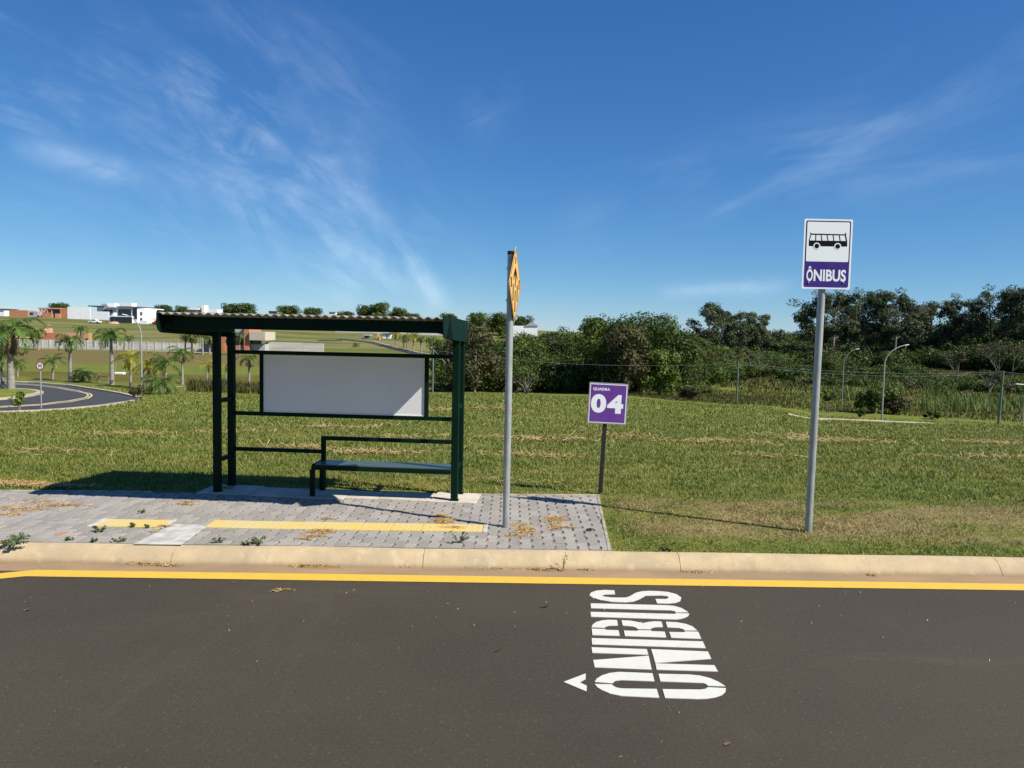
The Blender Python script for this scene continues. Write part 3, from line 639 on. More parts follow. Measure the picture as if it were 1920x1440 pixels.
# block number sign
t = empty('block_sign', (1.159, 9.77, .12), 0, 'square purple sign with a large white number on a leaning black post', 'sign')
mb = MB(); mb.bar((0, .022, -.1), (.045, .022, 1.10), .045, .050); mb.build('post', M_BLACKPOST, t, bevel=.003)
ca = radians(-1.4); R2 = Matrix.Rotation(ca, 3, 'Y').to_3x3(); qc = Vector((.066, -.012, 1.193))
def Q(a, b, o): v = Vector((a * cos(-ca) - 0 * b, 0, b)); return qc + Matrix.Rotation(radians(1.9), 3, 'Y') @ Vector((a, -o, b))
def qp(mb, pts, o, th): mb.prism([Q(a, b, o) for a, b in pts], (0, -th, 0))
mb = MB(); qp(mb, [(-.247, -.262), (.247, -.262), (.247, .262), (-.247, .262)], 0, .003); mb.build('sign_plate', M_ALU, t)
mb = MB(); qp(mb, [(-.235, -.250), (.235, -.250), (.235, .245), (-.235, .245)], .0032, .0005); mb.build('sign_border', M_SGNW, t)
mb = MB(); qp(mb, [(-.226, -.241), (.226, -.241), (.226, .236), (-.226, .236)], .0039, .0005); mb.build('sign_panel', M_QP, t)
mb = MB()
tv, tf = text2d('0', .05); mb.add([Q(-.215 + .195 * a, -.125 + .240 * b, .005) for a, b in tv], tf)
tv, tf = text2d('4', .05); mb.add([Q(-.008 + .205 * a, -.125 + .240 * b, .005) for a, b in tv], tf)
tv, tf = text2d('QUADRA', .03); mb.add([Q(-.197 + .215 * a, .155 + .042 * b, .005) for a, b in tv], tf)
mb.build('lettering', M_SGNW, t)

# ------------------------------------------------------------------ lawn
def vnoise(x, y, s, seed):
    x = x * s; y = y * s; xi = np.floor(x).astype(np.int64); yi = np.floor(y).astype(np.int64); fx = x - xi; fy = y - yi
    h = lambda a, b: ((np.sin(a * 127.1 + b * 311.7 + seed * 74.7) * 43758.5453) % 1.0)
    fx = fx * fx * (3 - 2 * fx); fy = fy * fy * (3 - 2 * fy)
    return (h(xi, yi) * (1 - fx) + h(xi + 1, yi) * fx) * (1 - fy) + (h(xi, yi + 1) * (1 - fx) + h(xi + 1, yi + 1) * fx) * fy
ROADPOLY = []          # filled below; blades keep off the far road
def inpoly(x, y, P):
    c = np.zeros(len(x), bool); n = len(P)
    for i in range(n):
        x1, y1 = P[i]; x2, y2 = P[(i + 1) % n]
        if y1 == y2: continue
        k = ((y1 > y) != (y2 > y)) & (x < (x2 - x1) * (y - y1) / (y2 - y1) + x1); c ^= k
    return c
def blades(y0, y1, dens, h, w, u0=-.72, u1=.72, filt=None, lean=.6, seed=0, hvar=.5):
    r = np.random.default_rng(seed); area = (u1 - u0) * (y1 * y1 - y0 * y0) / 2; n = int(area * dens)
    y = np.sqrt(r.random(n) * (y1 * y1 - y0 * y0) + y0 * y0); x = (u0 + (u1 - u0) * r.random(n)) * y
    if filt is not None: k = filt(x, y); x = x[k]; y = y[k]
    cl = vnoise(x, y, 5.0, seed + 1); cl2 = vnoise(x, y, 1.1, seed + 2)
    keep = r.random(len(x)) < .35 + .65 * cl; x = x[keep]; y = y[keep]; cl = cl[keep]; cl2 = cl2[keep]; n = len(x)
    z = gz_arr(x, y) - .004; H = h * (.45 + .55 * r.random(n)) * (.6 + .5 * cl + .5 * cl2 * hvar * 2); a = r.random(n) * 2 * pi; ln = lean * (.25 + r.random(n)) * H
    ww = w * (.6 + .8 * r.random(n)); b = a + pi / 2 + r.normal(0, .5, n)
    P = np.stack([x, y, z], -1); T = np.stack([np.cos(a) * ln, np.sin(a) * ln, H], -1); Mi = np.stack([np.cos(a) * ln * .3, np.sin(a) * ln * .3, H * .6], -1)
    S_ = np.stack([np.cos(b) * ww / 2, np.sin(b) * ww / 2, np.zeros(n)], -1)
    return P, Mi, T, S_, r.random(n)
def blades_mesh(name, sets, m, **tags):
    V = []; Fq = []; R = []; base = 0
    for P, Mi, T, S_, rr in sets:
        n = len(P); v = np.stack([P - S_, P + S_, P + Mi + S_ * .8, P + Mi - S_ * .8, P + T + S_ * .12, P + T - S_ * .12], 1).reshape(-1, 3)
        i = (np.arange(n) * 6 + base)[:, None]; f = np.concatenate([i + np.array([0, 1, 2, 3]), i + np.array([3, 2, 4, 5])], 0)
        V.append(v); Fq.append(f); R.append(np.repeat(rr, 6)); base += 6 * n
    o = npmesh(name, np.vstack(V), np.vstack(Fq), 4, m, rnd=np.concatenate(R)); tag(o, **tags); return o
def ghit(px, py, d0=14.0, d1=320.0):
    r = CM @ Vector(((px - 960) / F, -(py - 720) / F, -1)); r /= r.y; ds = np.arange(d0, d1, .25)
    x = r.x * ds; z = CAMH + r.z * ds; g = gz_arr(x, ds); k = np.nonzero(z <= g)[0]
    if len(k) == 0: return None
    i = k[0]; d = ds[i]
    if i > 0: a = z[i - 1] - g[i - 1]; b = z[i] - g[i]; d = ds[i - 1] + .25 * a / (a - b)
    return Vector((r.x * d, d, gz(r.x * d, d)))
def interp_edge(tab, px): 
    t = np.array(tab, float); return float(np.interp(px, t[:, 0], t[:, 1]))
FAR = [(-700, 716), (0, 716.5), (60, 718.5), (130, 724), (190, 733), (230, 740), (262, 748)]
NEAR = [(-700, 784), (0, 774), (60, 772), (120, 768.5), (190, 762), (235, 755), (262, 749.5)]
pxs = list(np.linspace(-420, 200, 52)) + list(np.linspace(205, 262, 20))
far_w = [ghit(p, interp_edge(FAR, p)) for p in pxs]; near_w = [ghit(p, interp_edge(NEAR, p)) for p in pxs]
def sheet(name, A, B, n, m, dz, **tg):
    V = []; 
    for a, b in zip(A, B):
        for k in range(n + 1):
            p = a.lerp(b, k / n); V.append((p.x, p.y, gz(p.x, p.y) + dz))
    Fq = [(i * (n + 1) + k, (i + 1) * (n + 1) + k, (i + 1) * (n + 1) + k + 1, i * (n + 1) + k + 1) for i in range(len(A) - 1) for k in range(n)]
    o = npmesh(name, np.array(V), np.array(Fq), 4, m); o.data.shade_smooth(); tag(o, **tg); return o
sheet('curving_road', far_w, near_w, 24, M_ASPH2, .06, kind='structure')
ROADPOLY = [(p.x, p.y) for p in far_w] + [(p.x, p.y) for p in near_w[::-1]]
def ribbon(name, pts, w, h, m, dz=0.0, **tg):
    """raised strip with thickness following the ground"""
    P = []
    for a, b in zip(pts[:-1], pts[1:]):
        n = max(1, int((b - a).length / 1.0)); P += [a.lerp(b, k / n) for k in range(n)]
    P.append(pts[-1]); mb = MB(); n = len(P); vs = []
    for i, p in enumerate(P):
        d = (P[min(i + 1, n - 1)] - P[max(i - 1, 0)]); d.z = 0; d.normalize(); s_ = Vector((-d.y, d.x, 0)) * w / 2; z = gz(p.x, p.y) + dz
        for q, hh in ((p - s_, -.1), (p - s_, h), (p + s_, h), (p + s_, -.1)): vs.append((q.x, q.y, z + hh))
    fs = [(4 * i + j, 4 * i + 4 + j, 4 * i + 5 + j, 4 * i + 1 + j) for i in range(n - 1) for j in range(3)]; mb.add(vs, fs)
    o = mb.build(name, m); tag(o, **tg); return o
M_KERBF = mat('far_kerb', (.46, .40, .26), (.38, .33, .23), .5, .9, world=True)
ribbon('far_kerb', far_w, .38, .17, M_KERBF, kind='structure')
ribbon('far_kerb', near_w[:-4], .25, .10, M_KERBF, kind='structure')
CL = [(-300, 722), (0, 721), (60, 723), (110, 729), (145, 735.5), (163, 740), (166, 743), (160, 747), (130, 753), (80, 759.5), (0, 764), (-300, 772)]
CL2 = [(-300, 720.5), (0, 719.6), (60, 721.6), (110, 727.2), (148, 734), (169, 739.5), (172.5, 743.2), (165, 748.5), (132, 755), (80, 761), (0, 765.6), (-300, 774)]
M_PALE = mat('faded_yellow_line', (.62, .52, .26), (.5, .44, .26), 1, .8, world=True)
ribbon('far_road_line', [ghit(*p) for p in CL], .13, .075, M_PALE, kind='structure')
ribbon('far_road_line', [ghit(*p) for p in CL2], .13, .075, M_PALE, kind='structure')
IT = [(-420, 728), (0, 731), (35, 732.5), (60, 734.5), (73, 737.2), (76, 738.6)]; IB = [(-420, 758), (0, 751.5), (35, 748), (60, 743.5), (73, 740.3), (76, 739.2)]
ipx = list(np.linspace(-420, 60, 30)) + [66, 70, 73, 75, 76]
it = [ghit(p, interp_edge(IT, p)) for p in ipx]; ib = [ghit(p, interp_edge(IB, p)) for p in ipx]
sheet('traffic_island', it, ib, 10, M_GROUND, .16, kind='structure')
ribbon('island_kerb', it + ib[::-1][1:], .45, .20, M_KERBF, kind='structure')
ISL = [(p.x, p.y) for p in it] + [(p.x, p.y) for p in ib[::-1]]
# kerb of the road beyond the lawn on the right
rk = [ghit(p, q) for p, q in ((1462, 786.5), (1540, 789), (1655, 793), (1790, 798.5))]
rk = [ghit(p, q, 62.0) or gp(p, 78) for p, q in ((1468, 786.5), (1540, 788.5), (1600, 791), (1655, 793), (1720, 796), (1795, 799.5))]
ribbon('right_kerb', rk, .8, .22, M_KERBF, kind='structure')
# pond
mb = MB(); mb.add([(-150, 90, -5.12), (-10, 90, -5.12), (-10, 118, -5.12), (-150, 118, -5.12)], [(0, 1, 2, 3)]); tag(mb.build('pond_water', M_WATER), kind='structure')

# ---- lawn blades
def f_lawn(x, y):
    pav = (y < 9.60 + .057 * x) & (x < 1.16 - .066 * (9.63 - y))
    foot = (x > -3.87) & (x < -.38) & (y < 9.86 - .082 * (x + 3.6))
    return (~pav) & (~foot) & (y > 7.17 + K * x) & ~inpoly(x, y, ROADPOLY)
L_PTS = [blades(7.1, 9.75, 3000, .024, .008, filt=lambda x, y: f_lawn(x, y) & (x > .9), seed=1, u0=.05, u1=1.15, lean=1.1), blades(7.1, 9.75, 500, .05, .008, filt=lambda x, y: f_lawn(x, y) & (x > .9) & (vnoise(x, y, 1.3, 8) > .52), seed=11, u0=.05, u1=1.15, lean=.9),
         blades(9.2, 11.5, 1700, .050, .0095, filt=lambda x, y: f_lawn(x, y) & ((y > 9.75) | (x < .9)), seed=12, u0=-1.1, u1=1.1, lean=.9), blades(11.5, 15, 900, .062, .012, filt=f_lawn, seed=2, u0=-.95, u1=.95, lean=.95),
         blades(15, 22, 420, .072, .017, filt=f_lawn, seed=3, lean=1.0, u0=-.82, u1=.82), blades(22, 32, 170, .09, .026, filt=f_lawn, seed=4, lean=1.0),
         blades(32, 48, 64, .10, .042, filt=f_lawn, seed=5, lean=1.0), blades(48, 82, 20, .12, .075, filt=f_lawn, seed=6, lean=1.0)]
blades_mesh('lawn_grass', L_PTS, M_BLADE, kind='stuff', label='rough mown green lawn with straw patches behind the kerb', cat='grass')

# ---- grasses of the low field on the right and of the pond margin
def f_field(x, y):
    px = 960 + F * x / y; lim = np.interp(px, [1150, 1250, 1400, 1500, 1650, 1790, 1960], [97, 84, 82, 87, 88, 86, 82])
    return (px > 1120) & (y > lim) & (vnoise(x, y, .09, 5) + vnoise(x, y, .4, 6) * .4 > .28)
blades_mesh('field_grass', [blades(80, 120, 18, .32, .07, u0=.1, u1=.75, filt=f_field, lean=.5, seed=21), blades(120, 215, 6, .5, .15, u0=.15, u1=.75, filt=f_field, lean=.5, seed=22)], L_TALL, kind='stuff', label='tall dark weedy grass of the low field behind the lawn', cat='field grass')
def f_reed(x, y):
    px = 960 + F * x / y; return ((px > 1730) & (y > 95) & (vnoise(x, y, .12, 9) > .56)) | ((px > 1560) & (px < 1700) & (y > 108) & (y < 130) & (vnoise(x, y, .16, 3) > .55))
blades_mesh('reed_bed', [blades(95, 150, 5, 1.5, .12, u0=.38, u1=.75, filt=f_reed, lean=.55, seed=23)], L_REED, kind='stuff', label='bright tall reeds in the low field at the right', cat='reeds')
def f_marsh(x, y):
    px = 960 + F * x / y; return (px > 350) & (px < 520) & (vnoise(x, y, .2, 2) > .25)
blades_mesh('marsh_grass', [blades(78, 94, 22, .9, .09, u0=-.44, u1=-.30, filt=f_marsh, lean=.5, seed=24)], L_TALL, kind='stuff', label='dark marsh plants at the pond edge behind the shelter', cat='marsh plants')

# ------------------------------------------------------------------ foliage generators
def leaf_np(blobs, size, r, shell=.45, droop=0.0):
    """blobs: list (cx,cy,cz,rx,ry,rz,n)"""
    Vs = []; Rs = []
    for cx, cy, cz, rx, ry, rz, n in blobs:
        d = r.normal(size=(n, 3)); d /= np.linalg.norm(d, axis=1)[:, None]; rad = 1 - shell * r.random(n) ** 1.3
        lump = 1 + .18 * np.sin(d[:, 0] * 5 + cx) * np.cos(d[:, 2] * 6 + cy)
        c = np.stack([cx + d[:, 0] * rx * rad * lump, cy + d[:, 1] * ry * rad * lump, cz + d[:, 2] * rz * rad * lump], -1)
        nr = d + r.normal(0, .55, (n, 3)) + [0, 0, .25]; nr /= np.linalg.norm(nr, axis=1)[:, None]
        a = np.cross(nr, r.normal(size=(n, 3))); a /= np.linalg.norm(a, axis=1)[:, None]; b = np.cross(nr, a)
        s = size * (.55 + .9 * r.random(n))[:, None]; w = s * .55
        Vs.append(np.stack([c - a * s, c - b * w + nr * s * .1, c + a * s - [0, 0, droop], c + b * w + nr * s * .1], 1).reshape(-1, 3)); Rs.append(np.repeat(np.clip(r.normal(.42, .20) + r.normal(0, .20, n), 0, 1), 4))
    return np.vstack(Vs), np.concatenate(Rs)
def leaf_obj(name, blobs, size, m, seed, parent=None, **k):
    V, R = leaf_np(blobs, size, np.random.default_rng(seed), **k); return npmesh(name, V, np.arange(len(V)).reshape(-1, 4), 4, m, parent, rnd=R)
def round_tree(h, w, seed, lm, nblob=16, leaves=190, size=.3, trunk=.16, flat=.75, parent_loc=(0, 0, 0), low=.35):
    """trunk, limbs and a lumpy crown; returns the thing (unlabelled)"""
    r = np.random.default_rng(seed); t = empty('tree', parent_loc); bl = []; tips = []
    for k in range(nblob):
        a = r.random() * 2 * pi; rr = sqrt(r.random()) * w * .36; zz = h * (low + (1 - low) * r.random() ** .8); zz = min(zz, h * .86); rr *= sqrt(max(.15, 1 - ((zz / h - .6) / .5) ** 2))
        q = w * (.15 + .11 * r.random()); bl.append((rr * cos(a), rr * sin(a), zz, q, q, q * flat, leaves)); tips.append((rr * cos(a), rr * sin(a), zz))
    mb = MB(); mb.tube([(0, 0, -.4), (r.normal(0, .1), r.normal(0, .1), h * .3), (0, 0, h * .62)], [trunk, trunk * .8, trunk * .4], 8)
    for q in tips[:9]: mb.tube([(0, 0, h * (.2 + .2 * r.random())), (q[0] * .5, q[1] * .5, q[2] * .72), q], [trunk * .5, trunk * .3, trunk * .1], 6)
    mb.build('trunk', M_TRUNK, t, smooth=True); leaf_obj('crown', bl, size, lm, seed, t); return t
def eucalyptus(h, w, seed, n=15):
    r = np.random.default_rng(seed); t = empty('eucalyptus_tree', (0, 0, 0)); mb = MB(); bl = []
    top = Vector((r.normal(0, .5), r.normal(0, .5), h * .92)); mb.tube([(0, 0, -.5), (r.normal(0, .3), 0, h * .4), top], [.34, .22, .05], 7)
    for k in range(n):
        f = .30 + .66 * (k + r.random() * .6) / n; a = r.random() * 2 * pi; reach = w * .5 * (1.05 - abs(f - .62) * 1.1) * (.6 + .5 * r.random())
        b0 = Vector((0, 0, h * f * .80)); b1 = Vector((cos(a) * reach, sin(a) * reach, h * f + reach * .25)); md = b0.lerp(b1, .55) + Vector((0, 0, -.2))
        mb.tube([b0, md, b1], [.11, .07, .03], 5)
        for j in range(3):
            q = b1 + Vector(r.normal(0, .55, 3)) * 1.0; s = .70 + .6 * r.random(); bl.append((q.x, q.y, q.z, s * 1.25, s * 1.25, s * .75, 95))
        q = md + Vector(r.normal(0, .3, 3)); bl.append((q.x, q.y, q.z + .3, .6, .6, .4, 45))
    for j in range(3): bl.append((top.x + r.normal(0, .5), top.y + r.normal(0, .5), top.z + r.normal(0, .3), .95, .95, .7, 90))
    mb.build('trunk', M_EUCB, t, smooth=True); leaf_obj('crown', bl, .19, L_EUC, seed, t, droop=.12); return t
def palm(h, cr, fl, seed, nf=15, m=M_FROND, rt=.16, bulge=True, shaft=True, dry=2, droop=1.0, up=.9, bark=M_BARK):
    """h trunk height, cr frond length"""
    r = np.random.default_rng(seed); t = empty('palm_tree', (0, 0, 0)); mb = MB()
    rr = [rt * (1.55 if bulge else 1.1), rt * 1.25, rt * 1.12, rt * .95, rt * .75]; mb.tube([(0, 0, -.3), (0, 0, .25), (0, 0, h * .35), (0.01, 0, h * .7), (0, 0, h)], rr, 12); 
    mb.build('trunk', bark, t, smooth=True)
    zc = h
    if shaft:
        s = MB(); s.tube([(0, 0, h - .02), (0, 0, h + .35), (0, 0, h + .8)], [rt * .78, rt * .72, rt * .3], 10); s.build('crownshaft', M_SHAFT, t, smooth=True); zc = h + .6
    def fronds(n, mm, nm, e0, e1, sc=1.0):
        V = []; R = []
        for k in range(n):
            az_ = 2 * pi * (k * .381966 + r.normal(0, .03)); el_ = e0 + (e1 - e0) * (k + .5) / n + r.normal(0, .08); L = cr * sc * (.85 + .3 * r.random()); ns = 12; p = np.array([0, 0, zc], float); an = el_; pts = []; tg = []
            for i in range(ns + 1):
                d = np.array([cos(az_) * cos(an), sin(az_) * cos(an), sin(an)]); pts.append(p.copy()); tg.append(d); p = p + d * L / ns; an -= droop * (1.5 + .5 * r.random()) / ns * (.6 + i / ns)
            side = np.array([-sin(az_), cos(az_), 0.]); rv = .2 + .6 * r.random()
            for i in range(ns):
                a0, a1 = pts[i], pts[i + 1]; wd_ = .022 * (1.2 - i / ns); V += [a0 - side * wd_, a0 + side * wd_, a1 + side * wd_, a1 - side * wd_]; R += [rv] * 4
                for q in range(4):
                    f = (i + q / 4) / ns
                    if f < .1: continue
                    c_ = a0 + (a1 - a0) * q / 4; ll = fl * (1 - .75 * abs(f - .42) ** 1.1 * 1.6) * (.8 + .4 * r.random()); up_ = np.cross(tg[i], side); up_ = up_ * np.sign(up_[2] + 1e-6)
                    for sd in (-1, 1):
                        dv = side * sd * .78 + tg[i] * .55 + up_ * r.normal(.15, .25) + np.array([0, 0, -.25]); dv /= np.linalg.norm(dv); wv = tg[i] * .036 * (cr / 2)
                        e_ = c_ + dv * ll + np.array([0, 0, -ll * .2]); mdp = c_ + dv * ll * .5
                        V += [c_ - wv * .5, mdp - wv, e_, mdp + wv]; R += [np.clip(rv + r.normal(0, .15), 0, 1)] * 4
        V = np.array(V); npmesh(nm, V, np.arange(len(V)).reshape(-1, 4), 4, mm, t, rnd=np.array(R))
    fronds(nf, m, 'fronds', up * 1.35, -.15)
    if dry: fronds(dry, M_FRONDD, 'dry_fronds', -.5, -1.2, .75)
    return t
def place(o, loc, rz=0.0, s=1.0, name=None, label=None, cat=None, group=None):
    o.location = loc; o.rotation_euler = (0, 0, rz); o.scale = (s, s, s)
    if name: o.name = name
    return tag(o, label, cat, group)

# ------------------------------------------------------------------ palms round the pond (px, base depth, kind, scale, label)
PALMS = {}
def palm_of(kind):
    mk = {'tall': lambda: palm(4.9, 2.3, .60, 3, nf=17, rt=.20, dry=0, droop=1.25), 'old': lambda: palm(3.9, 2.9, .75, 5, nf=15, rt=.22, dry=7, droop=1.3),
          'small': lambda: palm(1.35, 1.5, .42, 7, nf=11, rt=.10, dry=1, bulge=False, droop=.9), 'bushy': lambda: palm(.75, 1.7, .5, 9, nf=13, rt=.12, shaft=False, dry=1, bulge=False, droop=1.25),
          'yellow': lambda: palm(1.75, 1.55, .5, 11, nf=13, rt=.10, m=M_FRONDY, dry=1, bulge=False, droop=1.1), 'slim': lambda: palm(2.9, 1.7, .5, 13, nf=11, rt=.13, dry=3, droop=1.2),
          'tuft': lambda: palm(1.3, 1.1, .3, 15, nf=6, rt=.07, m=M_FRONDY, dry=1, bulge=False, droop=.7)}
    if kind not in PALMS: PALMS[kind] = mk[kind](); return PALMS[kind]
    return copy_tree(PALMS[kind])
G1 = 'palms planted round the pond'
for px, d, kind, s, name, lab in [
    (21, 66, 'old', 1.12, 'palm_tree', 'tallest palm with drooping dry skirt on the grass island at far left'),
    (132, 88, 'tall', .86, 'palm_tree', 'royal palm standing just right of the round speed limit sign'),
    (210, 86, 'tall', 1.0, 'palm_tree', 'thick-trunked royal palm left of the tall street lamp by the pond'),
    (99, 92, 'small', 1.15, 'palm_tree', 'small palm with pale trunk behind the speed limit sign'),
    (156, 90, 'bushy', 1.1, 'palm_tree', 'low bushy palm between the two royal palms'),
    (245, 83, 'yellow', 1.25, 'palm_tree', 'yellowish palm just left of the tall street lamp'),
    (277, 81, 'yellow', 1.0, 'palm_tree', 'orange-tinged small palm just right of the tall street lamp'),
    (302, 73, 'bushy', 1.3, 'palm_tree', 'green bushy palm nearest the lawn left of the shelter'),
    (311, 77, 'small', 1.45, 'palm_tree', 'bushy palm right behind the green one near the lawn'),
    (342, 92, 'slim', 1.1, 'palm_tree', 'slim palm with white flared trunk at the water edge left of the shelter'),
    (388, 95, 'tuft', 1.4, 'palm_tree', 'tiny tufted young palm at the water edge by the shelter post'),
    (423, 96, 'tuft', 1.3, 'palm_tree', 'small tufted palm seen between the two left shelter posts'),
    (467, 94, 'slim', 1.0, 'palm_tree', 'palm seen between the left shelter posts and the white board'),
    (6, 70, 'small', 1.5, 'palm_tree', 'small bushy palm cut off by the left edge of the photo'),
    (33, 95, 'small', .9, 'palm_tree', 'small dull palm behind the trunk of the tallest palm')]:
    place(palm_of(kind), gp(px, d), px * .7, s, name, lab, 'palm tree', G1)
G2 = 'palms along the street behind the perimeter wall'
for px, d, kind, s, lab in [(348, 178, 'slim', 1.1, 'far palm against the perimeter wall left of the shelter'), (360, 177, 'old', .9, 'far palm with pale fronds left of the shelter roof end'),
    (380, 174, 'tall', .95, 'far white-trunked palm in front of the dark navy wall'), (393, 176, 'old', .8, 'far bare-looking palm touching the shelter roof'),
    (432, 174, 'slim', 1.0, 'far palm in front of the brick house between the shelter posts'), (449, 176, 'slim', 1.25, 'far palm right of the brick house corner'),
    (152, 178, 'tall', .9, 'far palm before the orange brick walls'), (72, 176, 'old', .9, 'far palm hanging over the white wall at left'), (242, 178, 'slim', .9, 'far palm before the wall left of the lamp'),
    (592, 200, 'bushy', .9, 'low far palm just above the left part of the white board'), (668, 205, 'bushy', .8, 'low far palm just above the middle of the white board'),
    (742, 210, 'yellow', 1.5, 'yellow far palm under the shelter roof'), (757, 205, 'small', 1.5, 'small far palm under the shelter roof beside the dark pole'),
    (775, 200, 'yellow', 1.6, 'bushy yellow far palm right of the dark pole'), (789, 195, 'slim', 1.1, 'far palm with thin trunk above the board corner'), (807, 190, 'slim', 1.15, 'grey far palm beside the shelter right post'),
    (822, 188, 'bushy', 1.6, 'low far palm hugging the shelter right post')]:
    place(palm_of(kind), gp(px, d), px * .9, s, 'palm_tree', lab, 'palm tree', G2)

# ------------------------------------------------------------------ street lamps and poles
def lamp(px, d, h, arm, lab, style='curve', grp='curved street lamps'):
    b = gp(px, d); t = empty('street_lamp', b, 0, lab, 'street lamp', grp); mb = MB()
    if style == 'curve':
        n = 9; pts = [(0, 0, -.2), (0, 0, h * .55), (0, 0, h * .74)] + [(arm * (1 - cos(radians(9 * k))) * 1.0, 0, h * .74 + h * .26 * sin(radians(9 * k)) ** 1.0) for k in range(1, n)]
        rs = [q * (.62 if d > 85 else 1) for q in [.085, .08, .07] + [.065 - .003 * k for k in range(1, n)]]; mb.tube(pts, rs, 8); e_ = Vector(pts[-1])
        mb.build('pole', M_GALV, t, smooth=True); s_ = 1 if arm > 0 else -1
        hb = MB(); hb.bar(e_, e_ + Vector((s_ * .45, 0, .08)), .20, .07); hb.build('lamp_head', M_HWHITE, t, bevel=.02)
    else:
        mb.tube([(0, 0, -.2), (0, 0, h)], [.06, .05], 8); mb.build('pole', M_GALV, t, smooth=True)
        hb = MB(); hb.bar((0, 0, h), (arm, 0, h + .05), .18, .08); hb.build('lamp_head', M_HWHITE, t, bevel=.02)
lamp(266, 72, 7.5, -1.85, 'tall lamp with its arm curving left beside the pond palms')
lamp(1653, 78, 7.9, 2.75, 'tall lamp with its arm curving right beyond the right lawn')
lamp(1578, 92, 7.4, 1.9, 'dim slimmer lamp standing left of the tall right-hand lamp')
lamp(1917, 72, 4.1, -.9, 'short post-top lamp at the right edge of the photo', 'post', None)
lamp(5, 88, 5.6, -.5, 'thin grey lamp post at the left edge of the photo', 'post', None)
lamp(94, 205, 4.2, -.5, 'thin distant lamp post on the hill slope behind the brick walls', 'post', None)
M_GPOST = mat('green_grey_post', (.12, .16, .125), (.09, .115, .09), 2, .7)
def upole(px, d, h, r, lab, lean=0.0):
    b = gp(px, d); t = empty('utility_pole', b, 0, lab, 'utility pole'); mb = MB(); mb.tube([(0, 0, -.3), (lean * .5, 0, h * .5), (lean, 0, h)], [r, r * .95, r * .9], 8); mb.build('shaft', M_GPOST, t, smooth=True)
    mb = MB(); mb.bar((lean - .3, 0, h - .15), (lean + .3, 0, h - .15), .05); mb.build('crossarm', M_GPOST, t); return b + Vector((lean, 0, h - .12))
u1 = upole(1381, 84, 4.6, .10, 'green pole at the edge of the low field right of the purple sign')
u2 = upole(1872, 80, 5.6, .13, 'thick green pole in the low field near the right edge', .15)
u0 = upole(811, 92, 5.2, .12, 'pale green pole seen between the white board and the shelter right post')
M_WIRE = mat('wire_grey', (.20, .22, .20), rough=.6)
def cable(a, b, sag, lab, off=0.0):
    mb = MB(); pts = [a.lerp(b, k / 14) + Vector((0, 0, off - sag * (1 - (2 * k / 14 - 1) ** 2))) for k in range(15)]; mb.tube(pts, .013, 5); tag(mb.build('power_cable', M_WIRE), lab, 'cable', 'cables strung between the green poles')
cable(u0, u1, .9, 'cable sagging across the dark woodland behind the purple sign'); cable(u1, u2, .55, 'upper cable strung over the low field at the right')
cable(u1, u2, .75, 'lower cable strung over the low field at the right', -.12); cable(u2, u2 + Vector((20, -2, -.6)), .3, 'short cable running out past the right edge of the photo')
# twin arm bracket of the pole seen by the shelter
tb = MB(); tb.bar(u0 + Vector((.1, 0, .0)), u0 + Vector((1.5, 0, -1.5)), .09); 
tag(tb.build('pole_stay', M_GALV), 'pale slanting brace beside the pole at the shelter right post', 'brace')

# speed limit sign
b = gp(77.5, 45.5); t = empty('speed_limit_sign', b, 0, 'round red-rimmed 30 sign on a thin pole by the curving road', 'sign'); h = 2.62
mb = MB(); mb.tube([(0, 0, -.2), (0, 0, h)], .037, 10); mb.build('pole', M_GALV, t, smooth=True)
def disc(r, y, m, n, parent=t):
    mb = MB(); mb.tube([(0, y, h), (0, y - .004, h)], r, 28); return mb.build(n, m, parent)
disc(.25, -.042, M_RED, 'sign_plate'); disc(.187, -.047, M_SGNW, 'sign_face')
mb = MB(); tv, tf = text2d('30', .03); mb.add([(-.125 + .25 * a, -.0525, h - .07 + .17 * b_) for a, b_ in tv], tf)
tv, tf = text2d('km/h', .01); mb.add([(-.06 + .12 * a, -.0525, h - .135 + .045 * b_) for a, b_ in tv], tf); mb.build('lettering', M_SGNK, t)

# ------------------------------------------------------------------ wooden rails by the pond
def rail(p0, p1, n, h, lab):
    a = gp(*p0); b = gp(*p1); t = empty('wooden_rail', a, 0, lab, 'railing'); mb = MB(); mb.tube([Vector((0, 0, h)), b - a + Vector((0, 0, h))], .06, 6); mb.build('handrail', M_TRUNK, t)
    for k in range(n):
        q = (b - a) * k / (n - 1); mb = MB(); mb.tube([q + Vector((0, 0, -.3)), q + Vector((0, 0, h))], .06, 6); mb.build('post', M_TRUNK, t)
rail((168, 91), (186, 90.5), 3, 1.0, 'wooden rail between the royal palms at the pond edge'); rail((185, 91), (204, 88), 2, .75, 'pale handrail sloping down to the thick royal palm')
rail((313, 76), (346, 77), 3, .55, 'low wooden rail on the lawn left of the shelter')

